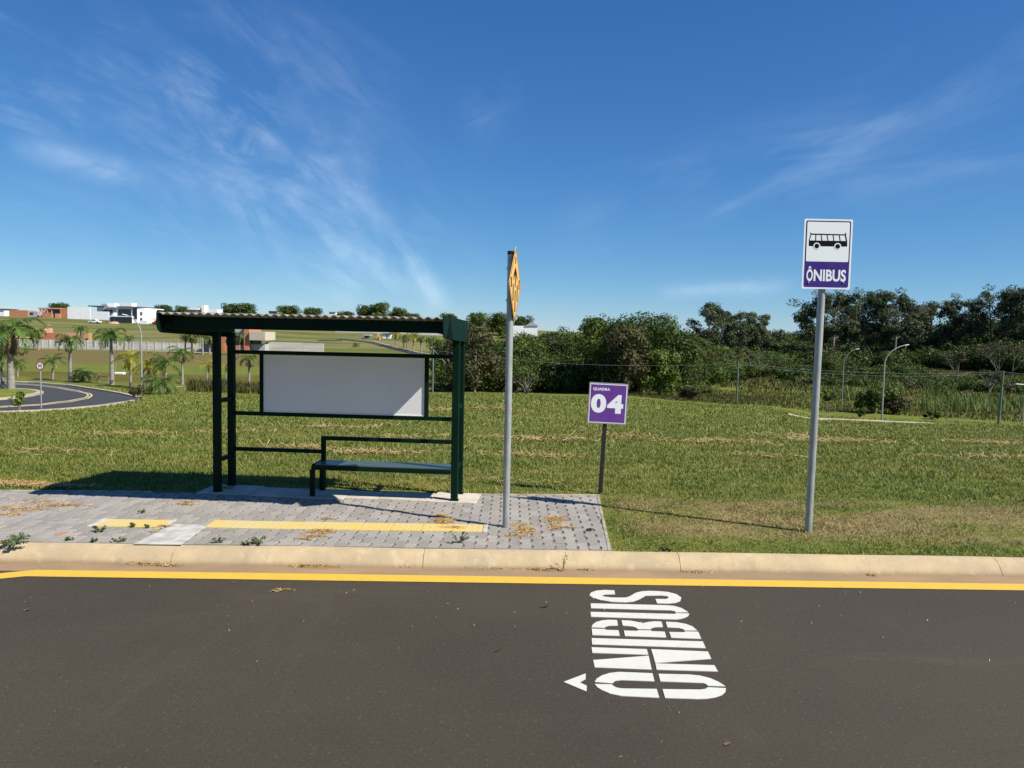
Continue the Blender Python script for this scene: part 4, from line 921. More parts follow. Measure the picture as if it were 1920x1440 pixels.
# ------------------------------------------------------------------ saplings and small shrubs
def shrub(px, d, w, h, lab, lm=L_MID, stem=.3, n=7, leaves=90, size=.06, name='shrub', cat='shrub', seed=0, group=None):
    r = np.random.default_rng(seed + int(px)); t = empty(name, gp(px, d), 0, lab, cat, group); bl = []; mb = MB()
    for k in range(n):
        a = r.random() * 2 * pi; q = w * .32 * sqrt(r.random()); z = stem + (h - stem) * (.2 + .65 * r.random()); s = min(w * .22, (h - stem) * .28) * (.8 + .5 * r.random()); bl.append((q * cos(a), q * sin(a), z, s, s, s * .8, leaves))
        mb.tube([(0, 0, -.15), (q * cos(a) * .4, q * sin(a) * .4, z * .55), (q * cos(a), q * sin(a), z)], [.02 + w * .008, .015 + w * .005, .008], 5)
    mb.build('stem', M_TRUNK, t); leaf_obj('foliage', bl, size, lm, seed + int(px), t)
shrub(37, 43.5, 1.0, 1.15, 'small green sapling at the near edge of the curving road', L_LIGHT, .35, 8, 60, .07)
shrub(257, 55, 1.6, 1.3, 'scrubby sapling where the curving road meets the lawn', L_BROWN, .5, 9, 50, .08)
shrub(1553, 86, 2.0, 2.5, 'thin dark sapling left of the dim street lamp', L_DARK, 1.2, 6, 60, .13)
shrub(1611, 79, 1.6, 1.0, 'small black-looking shrub standing on the far pale kerb', L_DARK, .2, 6, 60, .1)
shrub(1641, 88, 5.6, 2.9, 'round leafy shrub right behind the tall right-hand lamp', L_MID, .3, 22, 140, .16)
shrub(1675, 89, 4.6, 2.7, 'spiky shrub just right of the tall right-hand lamp', L_BROWN, .3, 18, 110, .16)
shrub(1745, 84, 2.8, .9, 'low flat dark bush in the field between lamp and green pole', L_DARK, .1, 10, 80, .12)
shrub(1774, 80, .7, 1.9, 'bare thin sapling right of the low flat bush', L_BROWN, 1.0, 4, 12, .08)
shrub(1295, 88, 3.6, 1.6, 'brownish bush at the lawn edge right of the purple sign', L_BROWN, .1, 14, 90, .13)
shrub(987, 95, 6.0, 3.6, 'grey leafless-looking bush behind the amber sign pole', L_BROWN, .2, 12, 30, .12)

# ------------------------------------------------------------------ woodland
def mass(name, pxr, step, Df, base, skyl, layers, dd, rad, leaves, size, lms, seed, lab, cat='woodland'):
    r = np.random.default_rng(seed); groups = [[] for _ in lms]
    for px in np.arange(pxr[0], pxr[1], step):
        for L in range(layers):
            p = px + r.normal(0, step * .5); d = interp_edge(Df, p) + dd * L * (.7 + .6 * r.random()); pb = interp_edge(base, p); pt = interp_edge(skyl, p)
            R_ = rad * (.65 + .6 * r.random()); rp = R_ / d * F; f = (L + r.random() * .9) / layers
            py = pb - rp * .55 - f * max(0, (pb - pt) - rp * 1.35); w = at(p, py, d); w.z = max(w.z, gz(w.x, w.y) + R_ * .3)
            g = groups[int(r.integers(0, len(lms)))]; nsub = 5
            for _ in range(nsub):
                o = r.normal(0, .42, 3) * R_; q = R_ * (.42 + .2 * r.random()); g.append((w.x + o[0], w.y + o[1], w.z + o[2] * .55, q, q, q * .8, int(leaves / nsub)))
            g.append((w.x, w.y, w.z, R_ * .72, R_ * .72, R_ * .62, int(leaves / nsub)))
    Vs = []; Rs = []; Mi = []
    for i, g in enumerate(groups):
        V, R = leaf_np(g, size, np.random.default_rng(seed + 5 + i), shell=.5); Vs.append(V); Rs.append(R); Mi.append(np.full(len(V) // 4, i, np.int32))
    V = np.vstack(Vs); o = npmesh(name, V, np.arange(len(V)).reshape(-1, 4), 4, None, rnd=np.concatenate(Rs))
    for m in lms: o.data.materials.append(m)
    o.data.polygons.foreach_set('material_index', np.concatenate(Mi)); tag(o, lab, cat, kind='stuff'); return o
DF1 = [(830, 112), (880, 106), (960, 104), (1130, 104), (1200, 108), (1280, 122), (1400, 150), (1470, 172)]
BS1 = [(830, 738), (900, 738), (1200, 736), (1290, 734), (1330, 724), (1400, 706), (1470, 702)]
SK1 = [(820, 640), (860, 612), (905, 616), (930, 628), (960, 622), (1000, 616), (1040, 618), (1070, 612), (1100, 606), (1135, 600), (1155, 603), (1175, 604), (1200, 594), (1225, 597), (1250, 606), (1275, 612), (1300, 622), (1340, 640), (1400, 650), (1470, 660)]
mass('woodland', (835, 1460), 9, DF1, BS1, SK1, 6, 3.2, 2.5, 1000, .165, [L_DARK, L_MID, L_MID, L_DARK, L_DARK, L_BROWN, L_LIGHT], 31, 'dense dark green wood behind the lawn and the purple sign')
DF2 = [(1260, 190), (1400, 200), (1500, 205), (1700, 200), (1960, 175)]
BS2 = [(1260, 700), (1400, 704), (1560, 716), (1700, 700), (1800, 694), (1960, 700)]
SK2 = [(1260, 640), (1300, 618), (1350, 614), (1400, 612), (1450, 612), (1500, 612), (1560, 608), (1650, 606), (1720, 606), (1760, 600), (1810, 592), (1860, 590), (1900, 584), (1980, 578)]
mass('woodland', (1270, 2010), 11, DF2, BS2, SK2, 8, 8.5, 4.2, 900, .28, [L_DARK, L_DARK, L_MID, L_MID, L_DARK, L_BROWN], 37, 'dark wooded hillside rising behind the low field at the right')
mass('thicket', (1480, 1720), 13, [(1480, 150), (1720, 150)], [(1480, 716), (1600, 735), (1720, 728)], [(1480, 680), (1560, 676), (1640, 684), (1720, 690)], 3, 5, 2.8, 700, .2, [L_MID, L_DARK], 41, 'rounded green thicket at the foot of the hillside behind the lamps', 'thicket')
mass('undergrowth', (840, 1330), 9, [(840, 104), (1330, 112)], [(840, 741), (1240, 741), (1330, 740)], [(840, 724), (960, 715), (1100, 722), (1330, 716)], 2, 2.5, 1.1, 260, .14, [L_MID, L_LIGHT, L_BROWN], 43, 'low scrub along the foot of the dark wood', 'scrub')
mass('scrub_thicket', (1500, 1990), 10, [(1500, 140), (1990, 125)], [(1500, 722), (1600, 735), (1700, 742), (1800, 748), (1990, 758)], [(1500, 702), (1600, 706), (1700, 700), (1850, 706), (1990, 712)], 3, 5, 1.5, 420, .15, [L_MID, L_DARK, L_BROWN, L_MID], 47, 'low tangled scrub across the middle of the low field at the right', 'scrub')
# trees one can tell apart on the skyline
EU = [eucalyptus(15, 7.6, 101, 22), eucalyptus(17, 9.0, 102, 25), eucalyptus(13, 6.4, 103, 18)]
G3 = 'eucalyptus trees along the wooded skyline'
eu = [(1326, 205, 0, 570, 'pair'), (1352, 210, 2, 583, ''), (1378, 212, 0, 586, ''), (1408, 215, 2, 586, ''), (1432, 215, 2, 590, ''), (1528, 212, 2, 556, ''), (1560, 210, 1, 549, ''), (1590, 214, 0, 552, ''), (1620, 212, 1, 551, ''), (1648, 214, 0, 549, ''), (1676, 210, 1, 549, ''), (1695, 214, 2, 560, ''),
      (1741, 216, 2, 567, ''), (1788, 214, 0, 566, ''), (1808, 210, 1, 560, ''), (1857, 206, 1, 546, ''), (1914, 200, 0, 545, ''), (1932, 196, 1, 540, '')]
labs = ['tallest eucalyptus of the clump left of the bus stop sign pole', 'second eucalyptus from the left in the clump left of the bus stop pole', 'middle eucalyptus of the clump left of the bus stop pole', 'fourth eucalyptus of the clump left of the bus stop pole', 'rightmost eucalyptus of the clump left of the bus stop pole',
  'slender eucalyptus just left of the bus stop sign pole', 'broad eucalyptus just right of the bus stop sign pole', 'narrow eucalyptus second right of the bus stop sign pole', 'wide eucalyptus in the left half of the big clump right of the bus sign', 'eucalyptus in the middle of the big clump right of the bus sign', 'broad eucalyptus near the right end of the big clump', 'small eucalyptus at the right end of the big clump',
  'lone narrow eucalyptus standing in the sky gap', 'left eucalyptus of the pair right of the lone narrow one', 'right eucalyptus of the pair right of the lone narrow one', 'tall open-crowned eucalyptus near the right edge with sky through it', 'eucalyptus at the very right edge of the photo', 'eucalyptus mostly outside the right edge of the photo']
used = set(); HT = {0: 15, 1: 17, 2: 13}
for (px, d, k, top, _), lab in zip(eu, labs):
    o = EU[k] if k not in used else copy_tree(EU[k]); used.add(k)
    g = gp(px, d); zt = at(px, top, d).z; s = (zt - g.z) / HT[k]; s_ = min(s, 1.6); g.z = min(g.z, zt - HT[k] * s_) if s < 1.6 else zt - HT[k] * s_
    if s > 1.6: print('FLOAT euc', px, s)
    place(o, g, px * 1.3, s_, 'eucalyptus_tree', lab, 'eucalyptus tree', G3)
# hilltop trees on the left horizon
G4 = 'round trees on the distant hilltop'
HT_ = [round_tree(7, 10, 201, L_DARK, 24, 190, .30, .25, low=.12), round_tree(6, 12.5, 202, L_DARK, 26, 190, .30, .25, .6, low=.12), round_tree(8, 9, 203, L_MID, 22, 190, .30, .25, .9, low=.12)]
hh = [7, 6, 8]; used = set()
for px, d, k, top, lab in [(110, 330, 1, 571, 'dark tree behind the unfinished brick house at the left'), (308, 330, 1, 575, 'dark hilltop tree just left of the shelter roof end'), (342, 335, 0, 576, 'small tree behind the white flat-roofed house'),
    (432, 325, 0, 571, 'left tree of the wide pair above the shelter roof'), (462, 325, 1, 572, 'right tree of the wide pair above the shelter roof'), (535, 330, 2, 576, 'right one of two small dark trees above the shelter roof'), (546, 330, 0, 575, 'left one of two small dark trees above the shelter roof'),
    (588, 330, 1, 580, 'flat dark tree left of the white box on the horizon'), (650, 330, 1, 587, 'low tree right of the white box on the horizon'), (686, 322, 0, 574, 'dark tree left of the greyish tall one on the horizon'), (712, 318, 2, 570, 'greyish tall tree, highest above the shelter roof'), (747, 322, 0, 579, 'dark round tree right of the greyish tall one'),
    (842, 300, 2, 590, 'tree top peeping over the green roof fascia'), (895, 262, 2, 589, 'rounded tree between the shelter and the amber sign'), (925, 285, 1, 600, 'low tree between the shelter and the amber sign'), (936, 268, 0, 590, 'dark tree touching the amber sign pole on its left'), (979, 275, 0, 595, 'round dark tree just right of the amber sign pole'), (770, 330, 1, 590, 'low tree near the right end of the shelter roof')]:
    o = HT_[k] if k not in used else copy_tree(HT_[k]); used.add(k); g = gp(px, d); zt = at(px, top, d).z; s = (zt - g.z) / hh[k]; s_ = min(max(s, .85), 1.35); g.z = zt - hh[k] * s_ * .97
    if s > 1.4: print('FLOAT hill', px, s)
    place(o, g, px * .9, s_, 'hilltop_tree', lab, 'tree', G4)
# single trees standing out in front of the wood
for px, d, h, w, top, lm, lab, sd in [(1130, 101, 9, 8, 592, L_MID, 'tall feathery tree top of the dark wood above the purple sign', 301), (1205, 104, 9.5, 9, 590, L_DARK, 'tallest broad dark tree of the wood right of the purple sign', 302), (1162, 98, 7.5, 7, 612, L_BROWN, 'olive brown rounded tree in the wood above the purple sign', 303),
    (890, 100, 7.2, 8, 612, L_BROWN, 'brownish thin-leaved tree just right of the shelter', 304), (1262, 110, 7, 6, 612, L_DARK, 'dark tree at the right shoulder of the near wood', 305), (1235, 99, 4.6, 5, 660, L_LIGHT, 'bright green small tree in front of the dark wood', 306),
    (1560, 150, 8, 12, 672, L_MID, 'rounded green tree behind the dim lamp', 307), (1690, 150, 6, 9, 690, L_DARK, 'dark round tree right of the tall right-hand lamp', 308)]:
    t = round_tree(h, w, sd, lm, 22, 330, .16 if d < 120 else .21, .18, .8, low=.15); g = gp(px, d); zt = at(px, top, d).z; s = min(1.3, (zt - g.z) / h); place(t, g, 0, s, 'woodland_tree', lab, 'tree')
# leafless grey trees on the right
def bare_tree(px, d, h, seed, lab, top):
    r = random.Random(seed); t = empty('bare_tree', gp(px, d), 0, lab, 'tree'); mb = MB(); tips = []
    def br(p, dr, L, rad, lv):
        q = p + dr * L; mb.tube([p, p.lerp(q, .5) + Vector((r.uniform(-.1, .1), 0, r.uniform(-.05, .1))) * L * .5, q], [rad, rad * .8, rad * .6], 4)
        if lv == 0: tips.append(q); return
        for _ in range(3 if lv > 1 else 4):
            nd = (dr + Vector((r.uniform(-.75, .75), r.uniform(-.75, .75), r.uniform(-.25, .5)))).normalized(); br(q, nd, L * r.uniform(.55, .8), rad * .6, lv - 1)
    for k in range(3): br(Vector((0, 0, -.3)), Vector((r.uniform(-.5, .5), r.uniform(-.4, .4), 1)).normalized(), h * .34, .16, 4)
    mb.build('branches', M_EUCB, t); leaf_obj('foliage', [(q.x, q.y, q.z, .5, .5, .35, 9) for q in tips[:260]], .13, L_BROWN, seed, t)
    zt = at(px, top, d).z; s = min(1.5, (zt - t.location.z) / (h * .95)); t.scale = (s, s, s)
bare_tree(1880, 150, 8.5, 3, 'wide grey leafless tree at the right behind the green pole', 636); bare_tree(1795, 158, 7, 8, 'smaller grey leafless tree left of the wide one', 655); bare_tree(1855, 128, 5, 12, 'low pale branching dead tree beside the green pole', 690)

# ------------------------------------------------------------------ houses, walls, cars on the slope
class House:
    def __init__(s, name, label, cat, px, d, py, group=None):
        s.b = at(px, py, d); s.t = empty(name, s.b, 0, label, cat, group); s.d = d
    def box(s, name, x0, x1, y0, y1, m, d=None, dep=6.0, parent=None, sink=0.0):
        """box whose front face spans photo columns x0..x1 and rows y0..y1 at depth d"""
        d = d or s.d; a = at(x0, (y0 + y1) / 2, d); c_ = at(x1, (y0 + y1) / 2, d); zt = at((x0 + x1) / 2, y0, d).z; zb = at((x0 + x1) / 2, y1, d).z - sink
        mb = MB()
        mb.bx(a.x - s.b.x, c_.x - s.b.x, d - s.b.y, d + dep - s.b.y, zb - s.b.z, zt - s.b.z); return mb.build(name, m, parent or s.t)
h = House('modern_house', 'white modern house with dark glazing and stepped boxes on the hill at left', 'house', 235, 290, 606)
w = h.box('wall', 219, 258, 576, 607, M_HWHITE, 290, 14, sink=2); h.box('window', 221.5, 245.5, 579.5, 592, M_GLASS, 289.7, .25); h.box('window', 249, 256.5, 578, 598, M_GLASS, 289.75, .2); h.box('garage_door', 207, 247, 594, 605.5, M_GLASS, 288.4, .2, sink=.3)
h.box('wing', 204, 248, 592.5, 606, M_HWHITE, 288.7, 1.0, sink=2); h.box('side_wall', 258.2, 271.5, 577.5, 606, M_HWHITE, 292, 16, sink=2); h.box('roof', 218, 259, 574.5, 576, M_TILE, 289.5, 15); h.box('water_tank', 229, 247, 568, 574.4, M_HWHITE, 294, 4); h.box('terrace_wall', 262, 276, 601, 608, M_HWHITE, 286, 1, sink=2)
h.box('window', 262, 266, 585, 591, M_GLASS, 291.8, .15); h.box('window', 262, 266, 596, 601, M_GLASS, 291.8, .15)
h = House('walled_house', 'long low white house and blank boundary wall left of the dark glazed one', 'house', 165, 302, 597)
h.box('boundary_wall', 126.5, 169, 575.5, 597, M_HWHITE, 300, .4, sink=1.5); h.box('boundary_wall', 169.3, 204, 584, 597.5, M_HWHITE, 300.1, .4, sink=1.5); wv = h.box('wall', 182, 213, 575.5, 588, M_HWHITE, 304, 9, sink=3)
h.box('window', 192, 210.5, 581, 586, M_GLASS, 303.8, .15); h.box('roof', 165, 195, 573, 575, M_TILE, 303, 9); h.box('roof', 195, 217, 575.2, 577.3, M_HGREY, 302.5, 9); h.box('water_tank', 200, 214, 568.5, 575, M_HWHITE, 306, 4); h.box('water_tank', 190, 199, 569.5, 573, M_HGREY, 306, 3)
h = House('unfinished_house', 'unfinished red hollow-brick house with bare slab on the hill at far left', 'house', 100, 305, 593)
h.box('slab', 71, 113, 577, 579.2, M_BRICK2, 304, 9); h.box('wall', 112.5, 126, 578, 593, M_BRICK, 304.5, 8, sink=2); h.box('wall', 79, 97, 586, 593, M_BRICK, 304, 2, sink=2); h.box('wall', 103, 112, 588, 593, M_BRICK2, 304, 3, sink=2)
for x in (74, 80.5, 88, 96): h.box('column', x, x + 1.1, 579.2, 593, M_BRICK2, 304.2, .4, sink=1)
h.box('rear_wall', 74, 112, 579.2, 593, M_HGREY, 311, .4, sink=2)
h = House('brick_shell', 'low strip of raw brick walls behind the tallest palm on the hill', 'building', 35, 308, 592); h.box('wall', 17, 52, 581.5, 587, M_BRICK, 308, 5, sink=3); h.box('wall', 52.5, 71, 584, 592, M_HGREY, 308.5, 4, sink=2); h.box('opening', 56, 62, 586, 590, M_GLASS, 308.4, .1)
h = House('white_house', 'sliver of a white house at the left edge of the horizon', 'house', 2, 310, 590); h.box('wall', -30, 8, 579.5, 586, M_HWHITE, 310, 8, sink=4); h.box('roof', -31, 8.6, 578.4, 579.4, M_TILE, 309.5, 9)
h = House('brick_walls', 'orange brick walls of a building site behind the grey perimeter wall at left', 'building', 120, 196, 640)
h.box('wall', 60, 82, 615.5, 641, M_BRICK2, 199, 4, sink=1); h.box('opening', 67, 69.5, 619, 622, M_GLASS, 198.9, .1); h.box('opening', 71.5, 74.5, 619, 622, M_GLASS, 198.9, .1); h.box('wall', 78, 118, 624, 641, M_BRICK, 196, .4, sink=1); h.box('wall', 118.3, 166, 624.5, 641, M_BRICK2, 197, .4, sink=1); h.box('column', 166.5, 169.8, 624, 641, M_AMBER, 196, .4, sink=1)
h = House('red_building', 'dull red building with dark opening at the left edge behind the tallest palm', 'building', 15, 186, 650); h.box('wall', -30, 17, 633, 650, M_BRICK, 188, 6, sink=1); h.box('wall', 17.5, 37, 634, 650, M_BARK, 189, 5, sink=1); h.box('slab', -30, 37.5, 631.5, 633, M_BRICK2, 187.5, 7); h.box('opening', 24, 30, 637, 641, M_GLASS, 188.8, .15)
# precast wall in bays
t = empty('perimeter_wall', gp(200, 184), 0, 'long pale grey panelled perimeter wall along the top of the brown bank', 'wall'); bb = t.location.copy()
xs = np.linspace(-260, 377, 46)
for a, c_ in zip(xs[:-1], xs[1:]):
    if c_ < 30: pass
    p = gp(a, 184); q = gp(c_, 184); q.x -= .06; mb = MB(); mb.bx(p.x - bb.x, q.x - bb.x, -.08, .08, p.z - bb.z - .6, p.z - bb.z + 1.95); mb.build('panel', M_WALLG, t)
    mb = MB(); mb.bx(q.x - bb.x - .1, q.x - bb.x + .16, -.16, -.082, p.z - bb.z - .6, p.z - bb.z + 2.05); mb.build('wall_post', M_WALLG, t)
mb = MB(); p = gp(377.5, 183); q = gp(411, 183); mb.bx(p.x, q.x, 183, 183.3, p.z - .6, p.z + 1.95); tag(mb.build('navy_wall', M_DARKW), 'dark navy blue wall between the grey wall and the brick house', 'wall')
ribbon('bank_path', [gp(p, 181.5) for p in (-250, 0, 150, 300, 400)], .9, .05, M_CONC, kind='structure')
h = House('brick_house', 'orange brick house with dark windows and a beige upper box behind the shelter posts', 'house', 440, 186, 655)
h.box('wall', 412, 421.5, 610, 657, M_BRICK, 186, 9, sink=1); h.box('wall', 421.8, 457, 647.5, 657, M_BRICK, 186.3, 8, sink=1); h.box('wall', 421.8, 457, 606, 629, M_HGREY, 186.5, 8); h.box('window', 422, 432, 629.3, 647.3, M_GLASS, 186.6, .3); h.box('window', 433, 456.8, 629.3, 647.3, M_GLASS, 186.7, .3); h.box('rear_wall', 422, 457, 628, 649, M_HGREY, 194, .3)
h.box('wall', 457.3, 467, 612, 657, M_BRICK, 185.8, 9, sink=1); h.box('balcony_box', 467.3, 497, 622, 638, M_CONC, 185.2, 8); h.box('window', 468, 490, 638.3, 645, M_GLASS, 187, .3); h.box('wall', 467.4, 496.5, 645.4, 657, M_HGREY, 187.2, 6, sink=1)
h = House('low_wall', 'low white wall right of the brick house just above the white board', 'wall', 550, 190, 650); h.box('panel', 498, 566, 642, 651, M_WALLG, 190, .3, sink=2.2); h.box('panel', 567, 607, 643.5, 652, M_WALLG, 190.1, .3, sink=2.2)
h = House('far_wall', 'long light grey wall far behind seen in the gap under the shelter roof', 'wall', 730, 262, 630); h.box('panel', 628, 700, 619.5, 625, M_WALLG, 264, .3, sink=2); h.box('panel', 700.3, 770, 620, 629, M_WALLG, 262, .3, sink=2); h.box('panel', 770.3, 860, 620.5, 633, M_WALLG, 260, .3, sink=2)
h = House('white_shed', 'small white low building in the gap under the shelter roof', 'building', 547, 280, 621); h.box('wall', 536, 559, 616.5, 621, M_HWHITE, 280, 6, sink=2.5); h.box('roof', 535, 560, 615.3, 616.3, M_TILE, 279.5, 7)
h = House('green_kiosk', 'small green kiosk beside the far playground under the shelter roof', 'kiosk', 688, 236, 636); h.box('wall', 683, 693, 629, 636, M_GPOST, 236, 3, sink=.6); h.box('roof', 682, 694, 628, 628.8, M_HWHITE, 235.6, 4)
h = House('orange_slide', 'small orange playground frame under the shelter roof', 'playground frame', 708, 234, 636); h.box('tower', 706, 710, 625, 636, M_BRICK2, 234, 1.2, sink=.5); h.box('chute', 710.2, 714, 631, 636, M_AMBER, 233.6, .6, sink=.5)
h = House('white_pavilion', 'white pavilion with two bays under the shelter roof near the yellow palms', 'building', 722, 240, 635); h.box('wall', 717, 724, 626, 635, M_HWHITE, 240, 4, sink=.8); h.box('wall', 725.5, 733, 627, 635.5, M_HWHITE, 240.2, 4, sink=.8); h.box('roof', 716, 734, 625, 626, M_TILE, 239.6, 5)
mb = MB(); p = gp(763, 205); mb.tube([p, p + Vector((0, 0, 4.4))], .16, 6); tag(mb.build('dark_pole', M_TRUNK), 'dark brown pole in the gap under the right half of the shelter roof', 'pole')
h = House('flat_roof_house', 'white flat-roofed house with a chimney block just above the left of the shelter roof', 'house', 376, 335, 590); h.box('wall', 351, 371, 581, 590, M_HGREY, 335, 8, sink=3); h.box('roof', 350, 371.5, 578, 580.8, M_HWHITE, 334.5, 9); h.box('wall', 368, 377, 574, 590, M_CONC, 336, 6, sink=3); h.box('chimney', 378, 383.5, 572.5, 590, M_HWHITE, 334, 4, sink=3); h.box('wall', 384, 407, 580, 590, M_HWHITE, 335, 8, sink=3)
h = House('grey_house', 'grey and white house top peeping over the middle of the shelter roof', 'house', 517, 335, 598); h.box('wall', 504, 520, 584, 600, M_HGREY, 335, 8, sink=2); h.box('wall', 520.3, 530, 585.5, 600, M_HWHITE, 334, 8, sink=2); h.box('roof', 503, 521, 583.2, 584, M_TILE, 334.6, 9)
h = House('white_box_house', 'small white cube house on the horizon above the shelter roof', 'house', 623, 335, 600); h.box('wall', 617, 629, 585.5, 600, M_HWHITE, 335, 8, sink=2); h.box('parapet', 616.5, 629.5, 584.5, 585.3, M_HGREY, 334.6, 9)
h = House('gabled_house', 'low white house with grey pitched roof right of the amber sign pole on the horizon', 'house', 985, 255, 620); h.box('wall', 958, 1008, 611, 618, M_HWHITE, 255, 8, sink=3)
a = at(984, 611, 254.7); c_ = at(1010, 611, 254.7); pk = at(997, 603.5, 254.7); mb = MB(); mb.prism([a - h.b, c_ - h.b, pk - h.b], (0, 8.5, 0)); mb.build('roof', M_HGREY, h.t)
h = House('white_cottage', 'white wall scrap between the trees just right of the shelter', 'house', 876, 262, 622); h.box('wall', 868, 888, 607, 618, M_HWHITE, 262, 6, sink=3); h.box('roof', 867, 889, 606, 606.9, M_HGREY, 261.5, 7)
# wire fence on the hill brow
t = empty('wire_fence', gp(290, 322), 0, 'tall grey wire fence on the hill brow left of the shelter roof', 'fence'); bb = t.location.copy(); M_FEN = mat('fence_concrete', (.30, .30, .29), rough=.9)
for px in np.arange(272, 420, 3.4):
    p = gp(px, 322) - bb; mb = MB(); mb.bar(p + Vector((0, 0, -.3)), p + Vector((0, 0, 2.3)), .12); mb.build('fence_post', M_FEN, t)
for z in (.5, 1.1, 1.7, 2.2): mb = MB(); mb.tube([gp(270, 322) - bb + Vector((0, 0, z)), gp(420, 322) - bb + Vector((0, 0, z))], .025, 4); mb.build('fence_wire', M_FEN, t)
def car(px, d, m, lab, rz=0.0, L=4.2):
    t = empty('parked_car', gp(px, d), rz, lab, 'car'); pr = [(-.5, .32), (-.5, .62), (-.44, .82), (-.34, .88), (-.22, 1.32), (-.1, 1.42), (.12, 1.42), (.24, .95), (.42, .86), (.5, .66), (.5, .32)]
    mb = MB(); mb.prism([(a * L, -.85, b_) for a, b_ in pr], (0, 1.7, 0)); mb.build('body', m, t, bevel=.05)
    gl = [(-.30, .92), (-.215, 1.27), (-.1, 1.36), (.11, 1.36), (.205, .97)]
    for y in (-.865, .852): mb = MB(); mb.prism([(a * L, y, b_) for a, b_ in gl], (0, .013, 0)); mb.build('side_window', M_GLASS, t)
    for x in (-.31, .31):
        for y in (-.80, .80): mb = MB(); mb.tube([(x * L, y - .1, .32), (x * L, y + .1, .32)], .32, 14); mb.build('wheel', M_RUB, t)
car(178, 282, M_CAR_W, 'white car parked below the long white boundary wall'); car(296, 284, M_CAR_R, 'red car parked right of the dark glazed white house', .1, 3.9)
def mound(px, d, w_, h_, m, lab, sd):
    r = random.Random(sd); p = gp(px, d); mb = MB(); n = 14
    ring = [(cos(2 * pi * k / n) * w_ / 2 * r.uniform(.8, 1.1), sin(2 * pi * k / n) * w_ / 3, -.3) for k in range(n)]; r2 = [(x * .6, y * .6, h_ * r.uniform(.6, .9)) for x, y, _ in ring]
    mb.add(ring + r2 + [(0, 0, h_)], [(k, (k + 1) % n, n + (k + 1) % n, n + k) for k in range(n)] + [(n + k, n + (k + 1) % n, 2 * n) for k in range(n)]); tag(mb.build('earth_mound', m, loc=p, smooth=True), lab, 'earth mound')
mound(288, 300, 8, 1.3, M_EARTH, 'orange earth heap right of the dark glazed white house', 3); mound(214, 284, 5, .8, M_EARTH, 'low orange earth strip in front of the dark garage', 4); mound(284, 292, 7, .9, M_HWHITE, 'pale heap of rubble beside the red car', 5)
# hill streets seen under the roof
ribbon('hill_road', [gp(p, d) for p, d in ((600, 226), (620, 226), (640, 227))], 5.5, .06, M_ASPH2, kind='structure'); ribbon('hill_road', [gp(p, d) for p, d in ((640, 232), (700, 222), (740, 205), (790, 192), (850, 183))], 3.6, .06, M_ASPH2, kind='structure'); ribbon('hill_kerb', [gp(p, d) for p, d in ((640, 236), (700, 226.5), (740, 209), (790, 196), (850, 187))], .6, .1, M_KERBF, kind='structure')
# white float in the pond
p = at(225, 694, 112); t = empty('pond_float', (p.x, p.y, -5.1), 0, 'small white wire-framed float at the far side of the pond', 'float')
mb = MB(); mb.box((0, 0, .1), (1.3, .8, .3)); mb.build('hull', M_HWHITE, t, bevel=.05); mb = MB()
for a_ in (-1, 1): mb.tube([(a_ * .7, 0, .2), (a_ * .55, 0, 1.6), (0, 0, 1.9)], .035, 5)
mb.build('frame', M_GALV, t)

# ------------------------------------------------------------------ straw litter, weeds, dead leaves near the camera
def straws(name, lab, cells, n, L=.05, z0=.152, sd=0, w=.004, m=M_STRAW, flat=.18):
    """cells: list of (cx,cy,rx,ry,weight)"""
    r = np.random.default_rng(sd); wt = np.array([c[4] for c in cells], float); wt /= wt.sum(); k = r.choice(len(cells), n, p=wt); C = np.array([c[:4] for c in cells])[k]
    x = C[:, 0] + r.normal(0, .5, n) * C[:, 2]; y = C[:, 1] + r.normal(0, .5, n) * C[:, 3]; dd = ((x - C[:, 0]) / C[:, 2]) ** 2 + ((y - C[:, 1]) / C[:, 3]) ** 2
    z = z0 + .002 + .016 * np.exp(-dd * 1.5) * r.random(n); a = r.random(n) * 2 * pi; l = L * (.4 + .9 * r.random(n)); ww = w * (.5 + r.random(n)); tz = r.normal(0, flat, n) * l * .4 + .004
    d = np.stack([np.cos(a) * l / 2, np.sin(a) * l / 2, tz], -1); s_ = np.stack([-np.sin(a) * ww / 2, np.cos(a) * ww / 2, r.random(n) * .002], -1); P = np.stack([x, y, z], -1); P[:, 2] = np.maximum(P[:, 2], z0 + np.abs(tz) + .001)
    bend = np.stack([np.zeros(n), np.zeros(n), l * .06], -1); V = np.stack([P - d - s_, P - d + s_, P + s_ + bend, P - s_ + bend, P + d + s_ * .5, P + d - s_ * .5], 1).reshape(-1, 3)
    i = (np.arange(n) * 6)[:, None]; o = npmesh(name, V, np.concatenate([i + [0, 1, 2, 3], i + [3, 2, 4, 5]]), 4, m, rnd=np.repeat(r.random(n), 6)); tag(o, lab, 'straw', 'dry cut grass lying about', 'stuff'); return o
def g(px, py, z=.15): p = on(px, py, z); return p.x, p.y
def cell(px, py, rx, ry, w=1, z=.15): x, y = g(px, py, z); return (x, y, rx, ry, w)
straws('straw_litter', 'loose dry straw on the grey blocks right of the amber sign pole', [cell(985, 995, .10, .13, 3), cell(975, 985, .14, .10, 1), cell(968, 1005, .12, .06, 1), cell(990, 1012, .3, .2, .3)], 750, sd=1)
straws('straw_litter', 'thick patch of pale straw near the right end of the paving', [cell(1043, 975, .12, .15, 4), cell(1040, 990, .07, .12, 1), cell(1065, 990, .15, .04, .6), cell(1045, 980, .3, .3, .4)], 950, sd=2)
straws('straw_litter', 'brown straw heap across the yellow tiles left of the amber sign pole', [cell(832, 977, .12, .13, 4), cell(826, 968, .08, .05, 1), cell(850, 990, .16, .04, .8)], 800, sd=3)
